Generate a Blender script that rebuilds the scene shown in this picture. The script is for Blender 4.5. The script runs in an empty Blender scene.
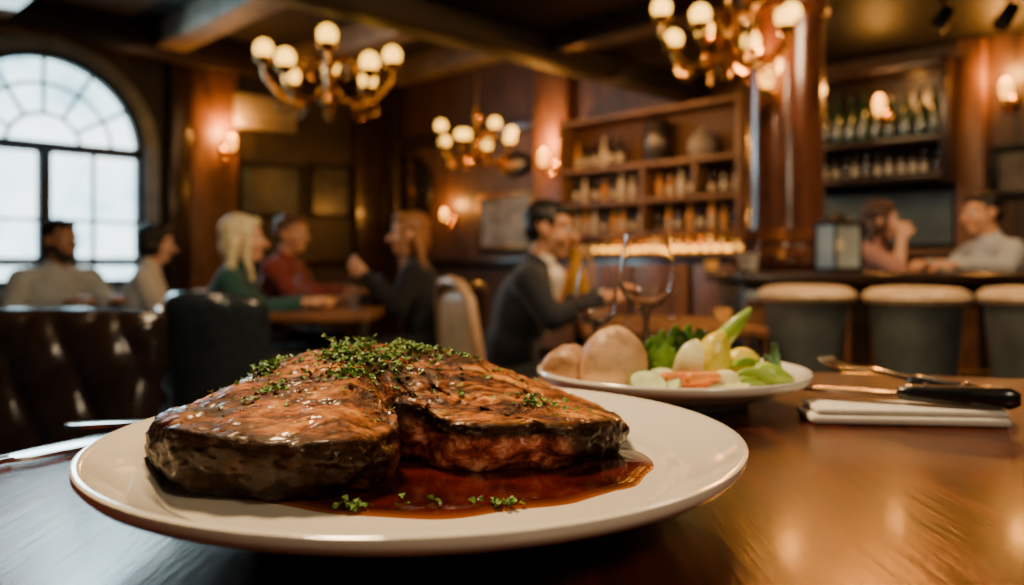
import bpy, bmesh, math, random
from mathutils import Vector, Matrix, noise
from mathutils.bvhtree import BVHTree
random.seed(7)
R = math.radians
COL = bpy.context.scene.collection
CAMZ = 1.0; F = 800.0; HY = 262.0
def PX(px, Y): return (px-512)*Y/F
def PZ(py, Y): return CAMZ-(py-HY)*Y/F

# ------------------------------------------------------------------ materials
def nmat(name):
    m = bpy.data.materials.new(name); m.use_nodes = True
    nt = m.node_tree; return m, nt, nt.nodes['Principled BSDF']
def coords(nt, scale=(1,1,1), rot=(0,0,0), kind='Object'):
    tc = nt.nodes.new('ShaderNodeTexCoord'); mp = nt.nodes.new('ShaderNodeMapping')
    mp.inputs['Scale'].default_value = scale; mp.inputs['Rotation'].default_value = rot
    nt.links.new(tc.outputs[kind], mp.inputs['Vector']); return mp.outputs['Vector']
def nz(nt, vec, scale, detail=4, rough=.55, dist=0):
    n = nt.nodes.new('ShaderNodeTexNoise'); n.inputs['Scale'].default_value = scale
    n.inputs['Detail'].default_value = detail; n.inputs['Roughness'].default_value = rough
    n.inputs['Distortion'].default_value = dist
    nt.links.new(vec, n.inputs['Vector']); return n.outputs['Fac']
def ramp(nt, fac, stops):
    r = nt.nodes.new('ShaderNodeValToRGB'); e = r.color_ramp.elements
    while len(e) < len(stops): e.new(.5)
    for i, (p, c) in enumerate(stops):
        e[i].position = p; e[i].color = (c[0], c[1], c[2], 1)
    nt.links.new(fac, r.inputs['Fac']); return r.outputs['Color']
def mixc(nt, fac, a, b, mode='MIX'):
    m = nt.nodes.new('ShaderNodeMix'); m.data_type = 'RGBA'; m.blend_type = mode
    for v, s in ((fac, m.inputs[0]), (a, m.inputs[6]), (b, m.inputs[7])):
        if isinstance(v, bpy.types.NodeSocket): nt.links.new(v, s)
        elif isinstance(v, (int, float)): s.default_value = v
        else: s.default_value = (v[0], v[1], v[2], 1)
    return m.outputs[2]
def bump(nt, b, fac, strength, dist):
    n = nt.nodes.new('ShaderNodeBump'); n.inputs['Strength'].default_value = strength
    n.inputs['Distance'].default_value = dist
    nt.links.new(fac, n.inputs['Height']); nt.links.new(n.outputs['Normal'], b.inputs['Normal'])
def simple(name, c, rough=.5, metal=0, coat=0, nscale=8, var=.25, bstr=.15, bdist=.002, trans=0, em=None, es=0, ior=1.45, sheen=0, sss=0):
    m, nt, b = nmat(name)
    v = coords(nt); f = nz(nt, v, nscale)
    lo = tuple(x*(1-var) for x in c); hi = tuple(min(1, x*(1+var)) for x in c)
    nt.links.new(ramp(nt, f, [(.3, lo), (.7, hi)]), b.inputs['Base Color'])
    b.inputs['Roughness'].default_value = rough; b.inputs['Metallic'].default_value = metal
    b.inputs['Coat Weight'].default_value = coat; b.inputs['Coat Roughness'].default_value = .1
    b.inputs['Transmission Weight'].default_value = trans; b.inputs['IOR'].default_value = ior
    b.inputs['Sheen Weight'].default_value = sheen
    if em:
        b.inputs['Emission Color'].default_value = (*em, 1); b.inputs['Emission Strength'].default_value = es
    if bstr: bump(nt, b, f, bstr, bdist)
    return m
def wood(name, dark, light, scale=(1,1,1), rot=(0,0,0), rough=.4, coat=0, s=6, bs=.3, bd=.002, plank=0, paxis=0, crough=.12, st=(.36,.66)):
    m, nt, b = nmat(name)
    v = coords(nt, scale, rot)
    f1 = nz(nt, v, s, 6, .6, .6); f2 = nz(nt, v, s*5, 4, .6)
    mx = nt.nodes.new('ShaderNodeMath'); mx.operation = 'MULTIPLY_ADD'
    nt.links.new(f2, mx.inputs[0]); mx.inputs[1].default_value = .45
    md = nt.nodes.new('ShaderNodeMath'); md.operation = 'MULTIPLY'; nt.links.new(f1, md.inputs[0]); md.inputs[1].default_value = .6
    nt.links.new(md.outputs[0], mx.inputs[2])
    c = ramp(nt, mx.outputs[0], [(st[0], dark), (st[1], light)])
    h = mx.outputs[0]
    if plank:
        vv = coords(nt, (1,1,1), rot)
        w = nt.nodes.new('ShaderNodeTexWave'); w.wave_type = 'BANDS'; w.bands_direction = 'XYZ'[paxis]
        w.inputs['Scale'].default_value = plank; w.wave_profile = 'SAW'; w.inputs['Distortion'].default_value = 0
        nt.links.new(vv, w.inputs['Vector'])
        g = ramp(nt, w.outputs['Fac'], [(0, (.15,.15,.15)), (.03, (1,1,1)), (.97, (1,1,1)), (1, (.15,.15,.15))])
        c = mixc(nt, 1.0, c, g, 'MULTIPLY')
    nt.links.new(c, b.inputs['Base Color'])
    b.inputs['Roughness'].default_value = rough
    b.inputs['Coat Weight'].default_value = coat; b.inputs['Coat Roughness'].default_value = crough
    bump(nt, b, h, bs, bd); return m

M_table = wood('dark_table_wood', (.006,.0016,.0012), (.105,.018,.006), (13,1.0,13), (0,0,R(-28)), .27, .20, 4.0, .55, .0014, plank=.9, crough=.14, st=(.40,.64))
M_table.node_tree.nodes['Principled BSDF'].inputs['Specular IOR Level'].default_value = .34
M_table.node_tree.nodes['Principled BSDF'].inputs['Specular Tint'].default_value = (1,.72,.5,1)
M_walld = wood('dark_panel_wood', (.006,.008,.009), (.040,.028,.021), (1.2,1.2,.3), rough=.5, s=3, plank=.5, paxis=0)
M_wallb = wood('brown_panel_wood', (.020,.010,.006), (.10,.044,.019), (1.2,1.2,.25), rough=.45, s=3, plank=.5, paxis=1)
M_beamt = wood('weathered_beam_wood', (.09,.065,.045), (.26,.20,.14), (1,1,1), rough=.6, s=2)
M_beamd = wood('black_beam_wood', (.003,.003,.003), (.010,.008,.007), rough=.55, s=2)
M_ceil = wood('ceiling_board_wood', (.008,.007,.007), (.026,.020,.016), rough=.7, s=2, plank=.8)
M_floor = wood('floor_wood', (.010,.006,.005), (.04,.022,.013), (1,6,1), rough=.35, coat=.1, s=3, plank=1)
M_pil = wood('pilaster_wood', (.08,.033,.014), (.27,.115,.045), (1,1,.3), rough=.42, s=4)
M_shelf = wood('shelf_wood', (.070,.034,.016), (.23,.115,.052), (1,1,1), rough=.5, s=4)
M_dark = wood('espresso_wood', (.007,.0045,.004), (.034,.016,.010), rough=.28, coat=.3, s=5)
M_pillar = wood('polished_mahogany', (.028,.010,.005), (.12,.042,.020), (3,3,.4), rough=.18, coat=.8, s=4, bs=.1)
M_lightwood = wood('beige_wood', (.30,.18,.10), (.52,.35,.21), rough=.35, s=5)
M_plate = simple('glazed_cream_ceramic', (.90,.83,.70), .10, coat=.8, var=.03, bstr=.02, nscale=4)
M_silver = simple('brushed_steel', (.66,.63,.58), .2, 1, var=.08, nscale=40, bstr=.05, bdist=.0004)
M_black = simple('black_resin', (.010,.010,.011), .25, coat=.5, nscale=20, bstr=.05)
M_brass = simple('aged_brass', (.60,.30,.06), .26, 1, nscale=15, bstr=.1)
M_bronze = simple('dark_bronze', (.26,.13,.045), .34, 1, nscale=15, bstr=.1)
M_blacklea = simple('black_leather', (.022,.032,.042), .24, coat=.6, nscale=30, bstr=.3, bdist=.002)
M_brownlea = simple('brown_leather', (.014,.008,.006), .22, coat=.6, nscale=25, bstr=.3, bdist=.003)
M_napkin = simple('white_linen', (.78,.73,.64), .85, nscale=90, var=.08, bstr=.4, bdist=.0008)
M_cloudy = simple('grey_upholstery', (.105,.118,.118), .42, nscale=12, bstr=.2)
M_tan = simple('tan_leather', (.60,.44,.26), .38, nscale=20, bstr=.2)
M_cream = simple('cream_plastic', (.36,.31,.23), .5, var=.08)
M_frame = simple('black_window_frame', (.008,.012,.015), .45, var=.2)
M_plaster = simple('grey_plaster', (.20,.24,.25), .8, nscale=5)
M_iron = simple('black_iron', (.01,.01,.011), .45, .6)
M_clay = simple('grey_stoneware', (.24,.21,.17), .5)
M_orangeglow = simple('amber_led_glow', (.9,.5,.12), .5, em=(1,.45,.02), es=4.5, bstr=0)
def bulbmat(name, es, em):
    return simple(name, (.9,.7,.4), .4, em=em, es=es, bstr=0, var=.05)
M_globe = bulbmat('lit_frosted_globe', 4.6, (1,.50,.05))
M_sconceglow = bulbmat('lit_amber_shade', 4.4, (1,.36,.02))
def glassmat(name, c, rough=.02, trans=1.0, ior=1.27): return simple(name, c, rough, trans=trans, var=.0, bstr=0, ior=ior)
M_glass = glassmat('clear_glass', (1,1,1))
M_wineg = simple('bottle_green_glass', (.010,.030,.014), .1, coat=.5, bstr=0)
M_wined = simple('bottle_dark_glass', (.010,.010,.012), .12, coat=.5, bstr=0)
M_wineb = simple('bottle_amber_glow_glass', (.42,.15,.02), .12, coat=.5, bstr=0, em=(1,.35,.04), es=.16)  # weak emission imitates amber light glowing through the bottles
M_winec = simple('bottle_pale_glow_glass', (.55,.44,.28), .15, coat=.5, bstr=0, em=(1,.6,.25), es=.10)  # same painted-in glow, paler; these bottles are no lamps
M_label = simple('paper_bottle_label', (.52,.45,.33), .7)

m, nt, b = nmat('daylit_pane'); M_pane = m
v = coords(nt, (1,1,1)); f = nz(nt, v, 1.6, 4, .5, .4)
c = ramp(nt, f, [(.30, (.26,.50,.58)), (.45, (.58,.84,.92)), (.60, (.80,.97,1.0))])
nt.links.new(c, b.inputs['Emission Color']); nt.links.new(c, b.inputs['Base Color'])
b.inputs['Emission Strength'].default_value = 4.6; b.inputs['Roughness'].default_value = .1

# ------------------------------------------------------------------ mesh builder
def orient(a, b):
    d = (Vector(b)-Vector(a)); L = d.length
    q = Vector((0,0,1)).rotation_difference(d.normalized() if L > 1e-9 else Vector((0,0,1)))
    return Matrix.Translation(Vector(a)) @ q.to_matrix().to_4x4(), L
class MB:
    def __init__(s): s.v=[]; s.f=[]; s.mi=[]; s.mats=[]
    def add(s, vs, fs, mat, M=None):
        if mat not in s.mats: s.mats.append(mat)
        k = s.mats.index(mat); o = len(s.v)
        for p in vs:
            p = Vector(p); s.v.append(M @ p if M else p)
        for f in fs: s.f.append([i+o for i in f]); s.mi.append(k)
        return s
    def box(s, c, d, mat, bev=0.0, M=None, seg=2):
        bm = bmesh.new(); bmesh.ops.create_cube(bm, size=1)
        for v in bm.verts: v.co = Vector((v.co.x*d[0], v.co.y*d[1], v.co.z*d[2]))
        if bev > 0: bmesh.ops.bevel(bm, geom=bm.edges[:], offset=bev, segments=seg, profile=.5, affect='EDGES')
        bm.verts.index_update()
        vs = [v.co+Vector(c) for v in bm.verts]; fs = [[v.index for v in f.verts] for f in bm.faces]
        bm.free(); return s.add(vs, fs, mat, M)
    def lathe(s, prof, mat, seg=28, M=None):
        vs=[]; fs=[]; rings=[]
        for r, z in prof:
            if r < 1e-6: rings.append([len(vs)]); vs.append((0,0,z))
            else:
                rings.append(list(range(len(vs), len(vs)+seg)))
                for i in range(seg):
                    a = 2*math.pi*i/seg; vs.append((r*math.cos(a), r*math.sin(a), z))
        for A, B in zip(rings[:-1], rings[1:]):
            if len(A) == 1 and len(B) == 1: continue
            for i in range(seg):
                j = (i+1) % seg
                if len(A) == 1: fs.append((A[0], B[j], B[i]))
                elif len(B) == 1: fs.append((A[i], A[j], B[0]))
                else: fs.append((A[i], A[j], B[j], B[i]))
        return s.add(vs, fs, mat, M)
    def cap(s, a, b, ra, rb, mat, seg=14):
        M, L = orient(a, b); n = 5
        pr = [(0,-ra)]+[(ra*math.sin(math.pi/2*i/n), -ra*math.cos(math.pi/2*i/n)) for i in range(1, n+1)]
        pr += [(rb*math.cos(math.pi/2*i/n), L+rb*math.sin(math.pi/2*i/n)) for i in range(0, n)]+[(0, L+rb)]
        return s.lathe(pr, mat, seg, M)
    def ell(s, c, r, mat, rot=None, seg=20, rings=12):
        pr = [(0,-1)]+[(math.sin(math.pi*i/rings), -math.cos(math.pi*i/rings)) for i in range(1, rings)]+[(0,1)]
        M = Matrix.Translation(Vector(c)) @ (rot if rot else Matrix.Identity(4)) @ Matrix.Diagonal((*r, 1))
        return s.lathe(pr, mat, seg, M)
    def tube(s, pts, rad, mat, seg=8, M=None):
        P = [Vector(p) for p in pts]; n = len(P)
        if not hasattr(rad, '__len__'): rad = [rad]*n
        vs=[]; fs=[]; up = None
        for i in range(n):
            t = (P[min(i+1, n-1)]-P[max(i-1, 0)]).normalized()
            if up is None: up = t.orthogonal().normalized()
            up = (up - t*up.dot(t)).normalized(); w = t.cross(up)
            for k in range(seg):
                a = 2*math.pi*k/seg; vs.append(P[i]+(up*math.cos(a)+w*math.sin(a))*rad[i])
        for i in range(n-1):
            for k in range(seg):
                j = (k+1) % seg; fs.append((i*seg+k, i*seg+j, (i+1)*seg+j, (i+1)*seg+k))
        fs.append(tuple(reversed(range(seg)))); fs.append(tuple((n-1)*seg+k for k in range(seg)))
        return s.add(vs, fs, mat, M)
    def build(s, name, parent=None, M=None, sharp=42, label=None, flat=False):
        me = bpy.data.meshes.new(name)
        me.from_pydata([tuple(v) for v in s.v], [], s.f)
        for mt in s.mats: me.materials.append(mt)
        me.polygons.foreach_set('material_index', s.mi)
        bm = bmesh.new(); bm.from_mesh(me); bmesh.ops.recalc_face_normals(bm, faces=bm.faces); bm.to_mesh(me); bm.free()
        if not flat:
            me.shade_smooth()
            me.set_sharp_from_angle(angle=R(sharp))
        me.update()
        o = bpy.data.objects.new(name, me); COL.objects.link(o)
        if parent: o.parent = parent
        if M is not None: o.matrix_local = M
        if label: o['label'] = label
        return o
def tag(o, label, cat, group=None, kind=None):
    o['label'] = label; o['category'] = cat
    if group: o['group'] = group
    if kind: o['kind'] = kind
    return o
def struct(o): o['kind'] = 'structure'; return o
def root(name, loc, rz=0, label='', cat='', group=None, M=None):
    e = bpy.data.objects.new(name, None); COL.objects.link(e); e.empty_display_size = .1
    e.matrix_world = M if M is not None else Matrix.Translation(Vector(loc)) @ Matrix.Rotation(rz, 4, 'Z')
    return tag(e, label, cat, group)
T = lambda x, y, z: Matrix.Translation((x, y, z))
RZ = lambda a: Matrix.Rotation(a, 4, 'Z')
def S(k): return Matrix.Diagonal((k, k, k, 1))

# ------------------------------------------------------------------ people (built first)
def skinm(n_, c): return simple(n_, c, .5, nscale=20, var=.08, bstr=.1, bdist=.001)
SK1 = skinm('skin_tan', (.60,.30,.16)); SK2 = skinm('skin_fair', (.78,.44,.28)); SK3 = skinm('skin_brown', (.34,.17,.10))
def hairm(n_, c): return simple(n_, c, .42, nscale=60, var=.4, bstr=.6, bdist=.004)
HB = hairm('black_hair', (.008,.006,.006)); HD = hairm('brown_hair', (.06,.026,.015)); HBl = hairm('blonde_hair', (.85,.68,.42)); HG = hairm('auburn_hair', (.32,.14,.055)); HBr = hairm('light_brown_hair', (.12,.055,.025))
def cloth(n_, c): return simple(n_, c, .8, nscale=14, var=.15, bstr=.5, bdist=.006, sheen=.15)
M_eye = simple('eye_white', (.7,.68,.65), .2, var=.02, bstr=0); M_iris = simple('eye_iris', (.03,.02,.015), .2, bstr=0)
M_shoe = simple('black_shoe_leather', (.015,.012,.01), .35)
M_trouser = cloth('charcoal_trousers', (.03,.032,.038))
def bake_remesh(o, vox, it=4, disp=0, dsc=40):
    md = o.modifiers.new('r', 'REMESH'); md.mode = 'VOXEL'; md.voxel_size = vox
    ms = o.modifiers.new('s', 'SMOOTH'); ms.iterations = it; ms.factor = .5
    dg = bpy.context.evaluated_depsgraph_get(); dg.update()
    me = bpy.data.meshes.new_from_object(o.evaluated_get(dg))
    o.modifiers.clear(); mats = list(o.data.materials); o.data = me
    if not me.materials:
        for k in mats: me.materials.append(k)
    if disp:
        for v in me.vertices:
            p = v.co; nn = noise.noise(Vector((p.x*dsc, p.y*dsc, p.z*dsc*.25)))
            v.co = p+v.normal*nn*disp
    me.shade_smooth()
M_shirtw = cloth('white_shirt', (.78,.70,.58)); M_tie = cloth('orange_tie', (.55,.20,.04))
def person(label, X, Y, phi, seat, lean, skin, hair, style, topm, LA, RA, yaw=0, pitch=0, fem=False, extra=None, short=False, beard=False, legm=M_trouser, curl=.35, k=1.0):
    r = root('person', (X,Y,0), R(phi-90), label=label, cat='person')
    th = lean; u = Vector((0, math.sin(th), math.cos(th))); P = Vector((0,0,seat+.10))
    sh = .155 if fem else .185
    NB = P+.49*u; HC = NB+Vector((0,.035+.03*math.sin(th),.150))
    HM = Matrix.Translation(HC) @ RZ(yaw) @ Matrix.Rotation(pitch, 4, 'X')
    Rt = Matrix.Rotation(-th, 4, 'X')
    def torso(mb, g, mt):
        mb.ell(P, (.165+g,.115+g,.105+g), mt, Rt)
        mb.ell(P+.16*u, (.135+g-(.012 if fem else 0),.10+g,.14), mt, Rt)
        mb.ell(P+.31*u, (.155+g-(.01 if fem else 0),.112+g,.17+g), mt, Rt)
        if fem:
            for sx in (-1,1): mb.ell(P+.30*u+Vector((sx*.06,.085,0)), (.055+g,.05+g,.055+g), mt)
        mb.cap(P+.425*u+Vector((-sh+.02,0,0)), P+.425*u+Vector((sh-.02,0,0)), .058+g, .058+g, mt)
        mb.cap(P+.42*u+Vector((-.06,0,.01)), P+.42*u+Vector((.06,0,.01)), .07+g, .07+g, mt)
    SH = [P+.43*u+Vector((-sh,0,0)), P+.43*u+Vector((sh,0,0))]
    A = [[Vector(q) for q in LA], [Vector(q) for q in RA]]
    def arms(mb, g, mt, cut=1.0, upper=False):
        for i in (0,1):
            e, w_ = A[i][0], A[i][1]
            mb.cap(SH[i], e, .052+g, .041+g, mt)
            if not upper: mb.cap(e, e+(w_-e)*cut, .040+g, .027+g*.9, mt)
    def hand(mb, w_, e, sd, nrm=None, cur=curl):
        d = (w_-e).normalized()
        n_ = Vector(nrm) if nrm is not None else Vector((0,0,-1))
        n_ = (n_-d*n_.dot(d)).normalized(); s_ = d.cross(n_).normalized()*sd
        for j, (of, L) in enumerate(((-.030,.070), (-.010,.080), (.011,.074), (.031,.058))):
            b0 = w_+d*.085+s_*of
            mb.cap(w_+d*.005+s_*of*.55, b0, .016, .012, skin, 10)
            p = b0; ang = 0
            for q, fr in enumerate((.45,.32,.23)):
                ang += cur*(1+.3*q); dd = (d*math.cos(ang)+n_*math.sin(ang)); p2 = p+dd*L*fr*1.05
                mb.cap(p, p2, .0098-.001*q, .009-.001*q, skin, 8); p = p2
        b0 = w_+d*.02-s_*.022; b1 = b0+d*.035-s_*.028+n_*.01; b2 = b1+d*.034-s_*.006+n_*.012
        mb.cap(b0, b1, .014, .011, skin, 8); mb.cap(b1, b2, .0105, .009, skin, 8)
    mb = MB(); torso(mb, 0, skin); arms(mb, 0, skin)
    for i, sd in ((0,-1),(1,1)):
        hand(mb, A[i][1], A[i][0], sd, A[i][2] if len(A[i]) > 2 else None)
    mb.cap(NB-.05*u, HC+Vector((0,-.01,-.05)), .058 if not fem else .05, .052 if not fem else .045, skin)
    for c_, rr in (((0,-.015,.03),(.076,.096,.088)), ((0,.018,-.035),(.062,.068,.082)), ((0,.052,-.092),(.034,.032,.024)),
                   ((.036,.05,-.03),(.03,.035,.03)), ((-.036,.05,-.03),(.03,.035,.03)), ((.076,-.005,-.01),(.010,.020,.030)), ((-.076,-.005,-.01),(.010,.020,.030)),
                   ((0,.050,.040),(.058,.035,.035))):
        mb.ell(HM @ Vector(c_), rr, skin, HM.to_3x3().to_4x4())
    H = lambda x, y, z: HM @ Vector((x, y, z))
    mb.cap(H(0,.085,.008), H(0,.114,-.03), .009, .0145, skin, 10)
    mb.cap(H(-.038,.078,.026), H(.038,.078,.026), .011, .011, skin, 8)
    mb.cap(H(-.02,.084,-.056), H(.02,.084,-.056), .0085, .0085, skin, 8); mb.cap(H(-.017,.083,-.069), H(.017,.083,-.069), .0085, .0085, skin, 8)
    kz = max(seat+.05, .5)
    for sx in (-1,1):
        hp = P+Vector((sx*.085,.02,-.02)); kn = Vector((sx*.11,.42,kz)); an = Vector((sx*.115,.44,.09)); toe = Vector((sx*.125,.58,.035))
        mb.cap(hp, kn, .082, .056, skin); mb.cap(kn, an, .054, .036, skin); mb.cap(an-Vector((0,.02,.045)), toe, .035, .028, skin)
    body = mb.build('body', r); bake_remesh(body, .007, 3)
    mb = MB(); g = .013; torso(mb, g, topm); arms(mb, g, topm, .93, short)
    mb.cap(NB-.06*u, NB+.015*u, .075, .064, topm)
    t_ = mb.build('jacket' if extra else 'shirt', r); bake_remesh(t_, .010, 4, .005, 14)
    mb = MB(); mb.ell(P-Vector((0,0,.012)), (.18,.13,.105), legm)
    for sx in (-1,1):
        hp = P+Vector((sx*.085,.02,-.02)); kn = Vector((sx*.11,.42,kz)); an = Vector((sx*.115,.44,.11))
        mb.cap(hp, kn, .094, .068, legm); mb.cap(kn, an, .066, .05, legm)
    t_ = mb.build('trousers', r); bake_remesh(t_, .014, 3)
    for sx in (-1,1):
        MB().cap((sx*.115,.42,.045), (sx*.127,.60,.038), .043, .036, M_shoe).build('shoe', r)
    for sx in (-1,1):
        MB().ell(H(sx*.031,.078,.004), (.0125,.0125,.0125), M_eye, seg=12, rings=8).ell(H(sx*.031,.0885,.004), (.006,.003,.006), M_iris, seg=10, rings=6).build('eye', r)
    mb = MB(); hr = HM.to_3x3().to_4x4()
    if style == 'short':
        mb.ell(H(0,-.020,.044), (.0795,.094,.080), hair, hr); mb.ell(H(0,-.046,.0), (.072,.061,.060), hair, hr)
        mb.ell(H(0,.034,.082), (.060,.054,.030), hair, hr); mb.ell(H(.02,.058,.080), (.036,.028,.018), hair, hr)
        for sx in (-1,1): mb.cap(H(sx*.073,.012,.03), H(sx*.071,.016,-.006), .007, .005, hair)
    elif style == 'long':
        mb.ell(H(0,-.025,.045), (.088,.100,.086), hair, hr); mb.ell(H(0,-.05,-.03), (.088,.070,.10), hair, hr)
        mb.ell(H(0,.030,.088), (.062,.055,.030), hair, hr)
        for q_ in range(9):
            x_ = -.085+.17*q_/8; jj = (q_*37 % 10)/10-.5
            mb.cap(H(x_,-.045,-.02), H(x_*1.35+.02*jj,-.075+.03*jj,-.19-.03*(q_%3)), .030, .014, hair, 10)
        for sx in (-1,1):
            mb.cap(H(sx*.076,.025,.03), H(sx*.094,.02,-.12), .020, .017, hair); mb.cap(H(sx*.092,.02,-.10), H(sx*.085,.045,-.21), .018, .010, hair)
    elif style == 'bob':
        mb.ell(H(0,-.025,.045), (.088,.100,.085), hair, hr); mb.ell(H(0,-.045,-.02), (.086,.072,.08), hair, hr)
        mb.ell(H(0,.032,.086), (.062,.055,.030), hair, hr)
        for sx in (-1,1): mb.cap(H(sx*.078,.01,.03), H(sx*.08,.0,-.06), .022, .020, hair)
    hobj = mb.build('hair', r); bake_remesh(hobj, .0065, 1, .006 if style == 'short' else .009, 60)
    if beard:
        mb = MB(); mb.ell(H(0,.05,-.092), (.042,.04,.034), hair, hr)
        for sx in (-1,1): mb.cap(H(sx*.062,.01,-.03), H(sx*.035,.055,-.085), .016, .022, hair)
        b_ = mb.build('beard', r); bake_remesh(b_, .007, 2, .004, 60)
    if extra == 'suit':
        fr = M_shirtw
        mb = MB(); c0 = P+.44*u+Vector((0,.074,0)); c1 = P+.20*u+Vector((0,.122,0))
        mb.cap(c0, c1, .052, .012, fr); mb.cap(NB-.02*u, NB+.025*u+Vector((0,.006,0)), .066, .060, fr)
        q = mb.build('dress_shirt', r); bake_remesh(q, .007, 2)
        for i in (0,1):
            e, w_ = A[i][0], A[i][1]; MB().cap(e+(w_-e)*.92, e+(w_-e)*.99, .032, .030, fr).build('shirt_cuff', r)
        mb = MB(); mb.cap(P+.45*u+Vector((0,.124,0)), P+.43*u+Vector((0,.130,0)), .017, .012, M_tie); mb.cap(P+.43*u+Vector((0,.128,0)), P+.24*u+Vector((0,.136,0)), .011, .018, M_tie); mb.build('necktie', r)
    if k != 1: r.matrix_world = r.matrix_world @ S(k)
    return r
M_gshirt = cloth('grey_blue_shirt', (.34,.40,.44)); M_wshirt = cloth('pale_shirt', (.62,.60,.54)); M_teal = cloth('teal_blouse', (.012,.075,.072)); M_maroon = cloth('maroon_shirt', (.20,.030,.024))
M_blackj = cloth('black_jacket', (.007,.009,.014)); M_navy = cloth('dark_navy_suit', (.008,.012,.022)); M_pinkt = cloth('dusty_rose_top', (.48,.23,.17)); M_greysh = cloth('light_grey_shirt', (.40,.42,.42))
Lt = .79
person('bearded man in grey shirt seated, turned towards his companion', PX(54,4.4), 4.42, -35, .38, .02, SK3, HB, 'short', M_gshirt,
       ((-.27,.10,.70),(-.14,.36,Lt)), ((.28,.10,.70),(.12,.36,Lt)), yaw=.25, beard=True, k=1.0)
person('person with dark hair in pale shirt seated, turned away', PX(136,5.0), 5.0, 18, .38, .16, SK2, HB, 'bob', M_wshirt,
       ((-.22,.14,.70),(-.1,.38,Lt)), ((.22,.14,.70),(.1,.38,Lt)), yaw=.15, pitch=-.12)
person('woman with long blonde hair in teal blouse leaning towards table', PX(222,4.1), 4.1, 8, .38, .14, SK2, HBl, 'long', M_teal,
       ((-.2,.16,.74),(-.1,.40,Lt)), ((.2,.16,.74),(.08,.40,Lt)), fem=True, yaw=.15)
person('man in maroon shirt seated, reaching across the table', PX(268,4.9), 4.9, -6, .42, .22, SK1, HBr, 'short', M_maroon,
       ((-.22,.2,.76),(-.1,.44,Lt)), ((.22,.24,.80),(.12,.50,.82)), yaw=-.25, k=1.02)
person('woman with auburn hair in black jacket gesturing with raised hand', PX(426,4.5), 4.5, 178, .42, .12, SK2, HG, 'long', M_blackj,
       ((-.21,.12,.76),(-.13,.32,.93),(.6,0,.2)), ((.2,.16,.74),(.1,.40,Lt)), fem=True, yaw=.15)
person('dark-haired man in navy suit and white shirt leaning on the table', PX(500,3.4), 3.42, -8, .38, .33, SK1, HB, 'short', M_navy,
       ((-.22,.24,.76),(-.07,.42,.82)), ((.22,.23,.75),(.08,.42,.81)), extra='suit', yaw=-.08, pitch=-.10, k=1.04)
person('dark-haired woman in rose top resting her chin on one hand', PX(866,5.05), 5.05, -35, .52, .10, SK2, HD, 'long', M_pinkt,
       ((-.2,.18,.90),(-.05,.36,.98)), ((.2,.22,.96),(.09,.22,1.14),(-1,0,0)), fem=True, yaw=.2, short=True)
person('dark-haired man in light grey shirt resting an arm on counter', PX(1008,4.45), 4.45, 180, .54, .20, SK1, HB, 'short', M_greysh,
       ((-.30,.19,.98),(-.28,.44,.985)), ((.2,.22,.94),(.02,.44,.985)), yaw=.0, pitch=-.05)

# ------------------------------------------------------------------ room frame (t along window wall, s along bar wall)
a7 = math.sqrt(.5)
XC, YC = -1.749, 11.0
W = Matrix(((-a7, a7, 0, XC), (-a7, -a7, 0, YC), (0,0,1,0), (0,0,0,1)))
def tL(px):
    k = (px-512)/F; Y = (YC-XC)/(1-k); return (YC-Y)/a7, Y
def sR(px):
    k = (px-512)/F; Y = (YC+XC)/(1+k); return (YC-Y)/a7, Y
CH = 3.6; SOF = 2.62; S0 = sR(690)[0]
struct(MB().box((4.8,6.2,-.05), (10,13,.1), M_floor).build('floor', M=W))
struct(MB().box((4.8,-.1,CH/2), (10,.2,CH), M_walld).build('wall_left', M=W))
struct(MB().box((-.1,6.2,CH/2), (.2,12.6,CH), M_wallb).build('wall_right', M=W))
struct(MB().box((4.8,6.2,CH+.06), (10,13,.12), M_ceil).build('ceiling', M=W))
struct(MB().box((4.8,(S0+.25+12.6)/2,(SOF+CH)/2), (9.6,12.6-S0-.25,CH-SOF-.01), M_beamd).build('ceiling_bar', M=W))
struct(MB().box((4.8,S0+.12,(2.47+CH)/2), (9.6,.26,CH-2.47), M_beamd, .015).build('trim_1', M=W))
n = 2
for t, w in ((.16,.3), (1.45,.26), (2.98,.34), (4.7,.34), (6.5,.34)):
    struct(MB().box((t, S0/2, CH-.13), (w, S0, .27), M_beamt, .02).build('trim_%d' % n, M=W)); n += 1
for t in (2.2, 4.3):
    struct(MB().box((t, (S0+.3+12.6)/2, SOF-.05), (.22, 12.2-S0, .13), M_dark, .015).build('trim_%d' % n, M=W)); n += 1
struct(MB().box((4.8,.08,CH-.2), (9.6,.16,.4), M_dark, .02).build('trim_%d' % n, M=W)); n += 1
struct(MB().box((4.8,.05,1.0), (9.6,.06,.09), M_dark, .01).build('trim_%d' % n, M=W)); n += 1
struct(MB().box((4.8,.02,.09), (9.6,.04,.18), M_dark, .01).build('baseboard_left', M=W))
struct(MB().box((.02,6.2,.09), (.04,12,.18), M_dark, .01).build('baseboard_right', M=W))
for px0, px1, mt in ((166,186,M_dark), (187,233,M_pil), (352,383,M_dark)):
    t0, t1 = tL(px1)[0], tL(px0)[0]
    struct(MB().box(((t0+t1)/2,.06,(CH-.4)/2), (t1-t0,.12,CH-.4), mt, .015).build('trim_%d' % n, M=W)); n += 1
for px0, px1, mt in ((388,404,M_dark), (540,574,M_pil), (961,988,M_pil), (775,812,M_pil)):
    s0, s1 = sR(px0)[0], sR(px1)[0]; h = CH if px0 < 600 else SOF
    struct(MB().box((.06,(s0+s1)/2,h/2), (.12,s1-s0,h-.01), mt, .015).build('trim_%d' % n, M=W)); n += 1
s0, s1 = sR(404)[0], sR(540)[0]
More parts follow.
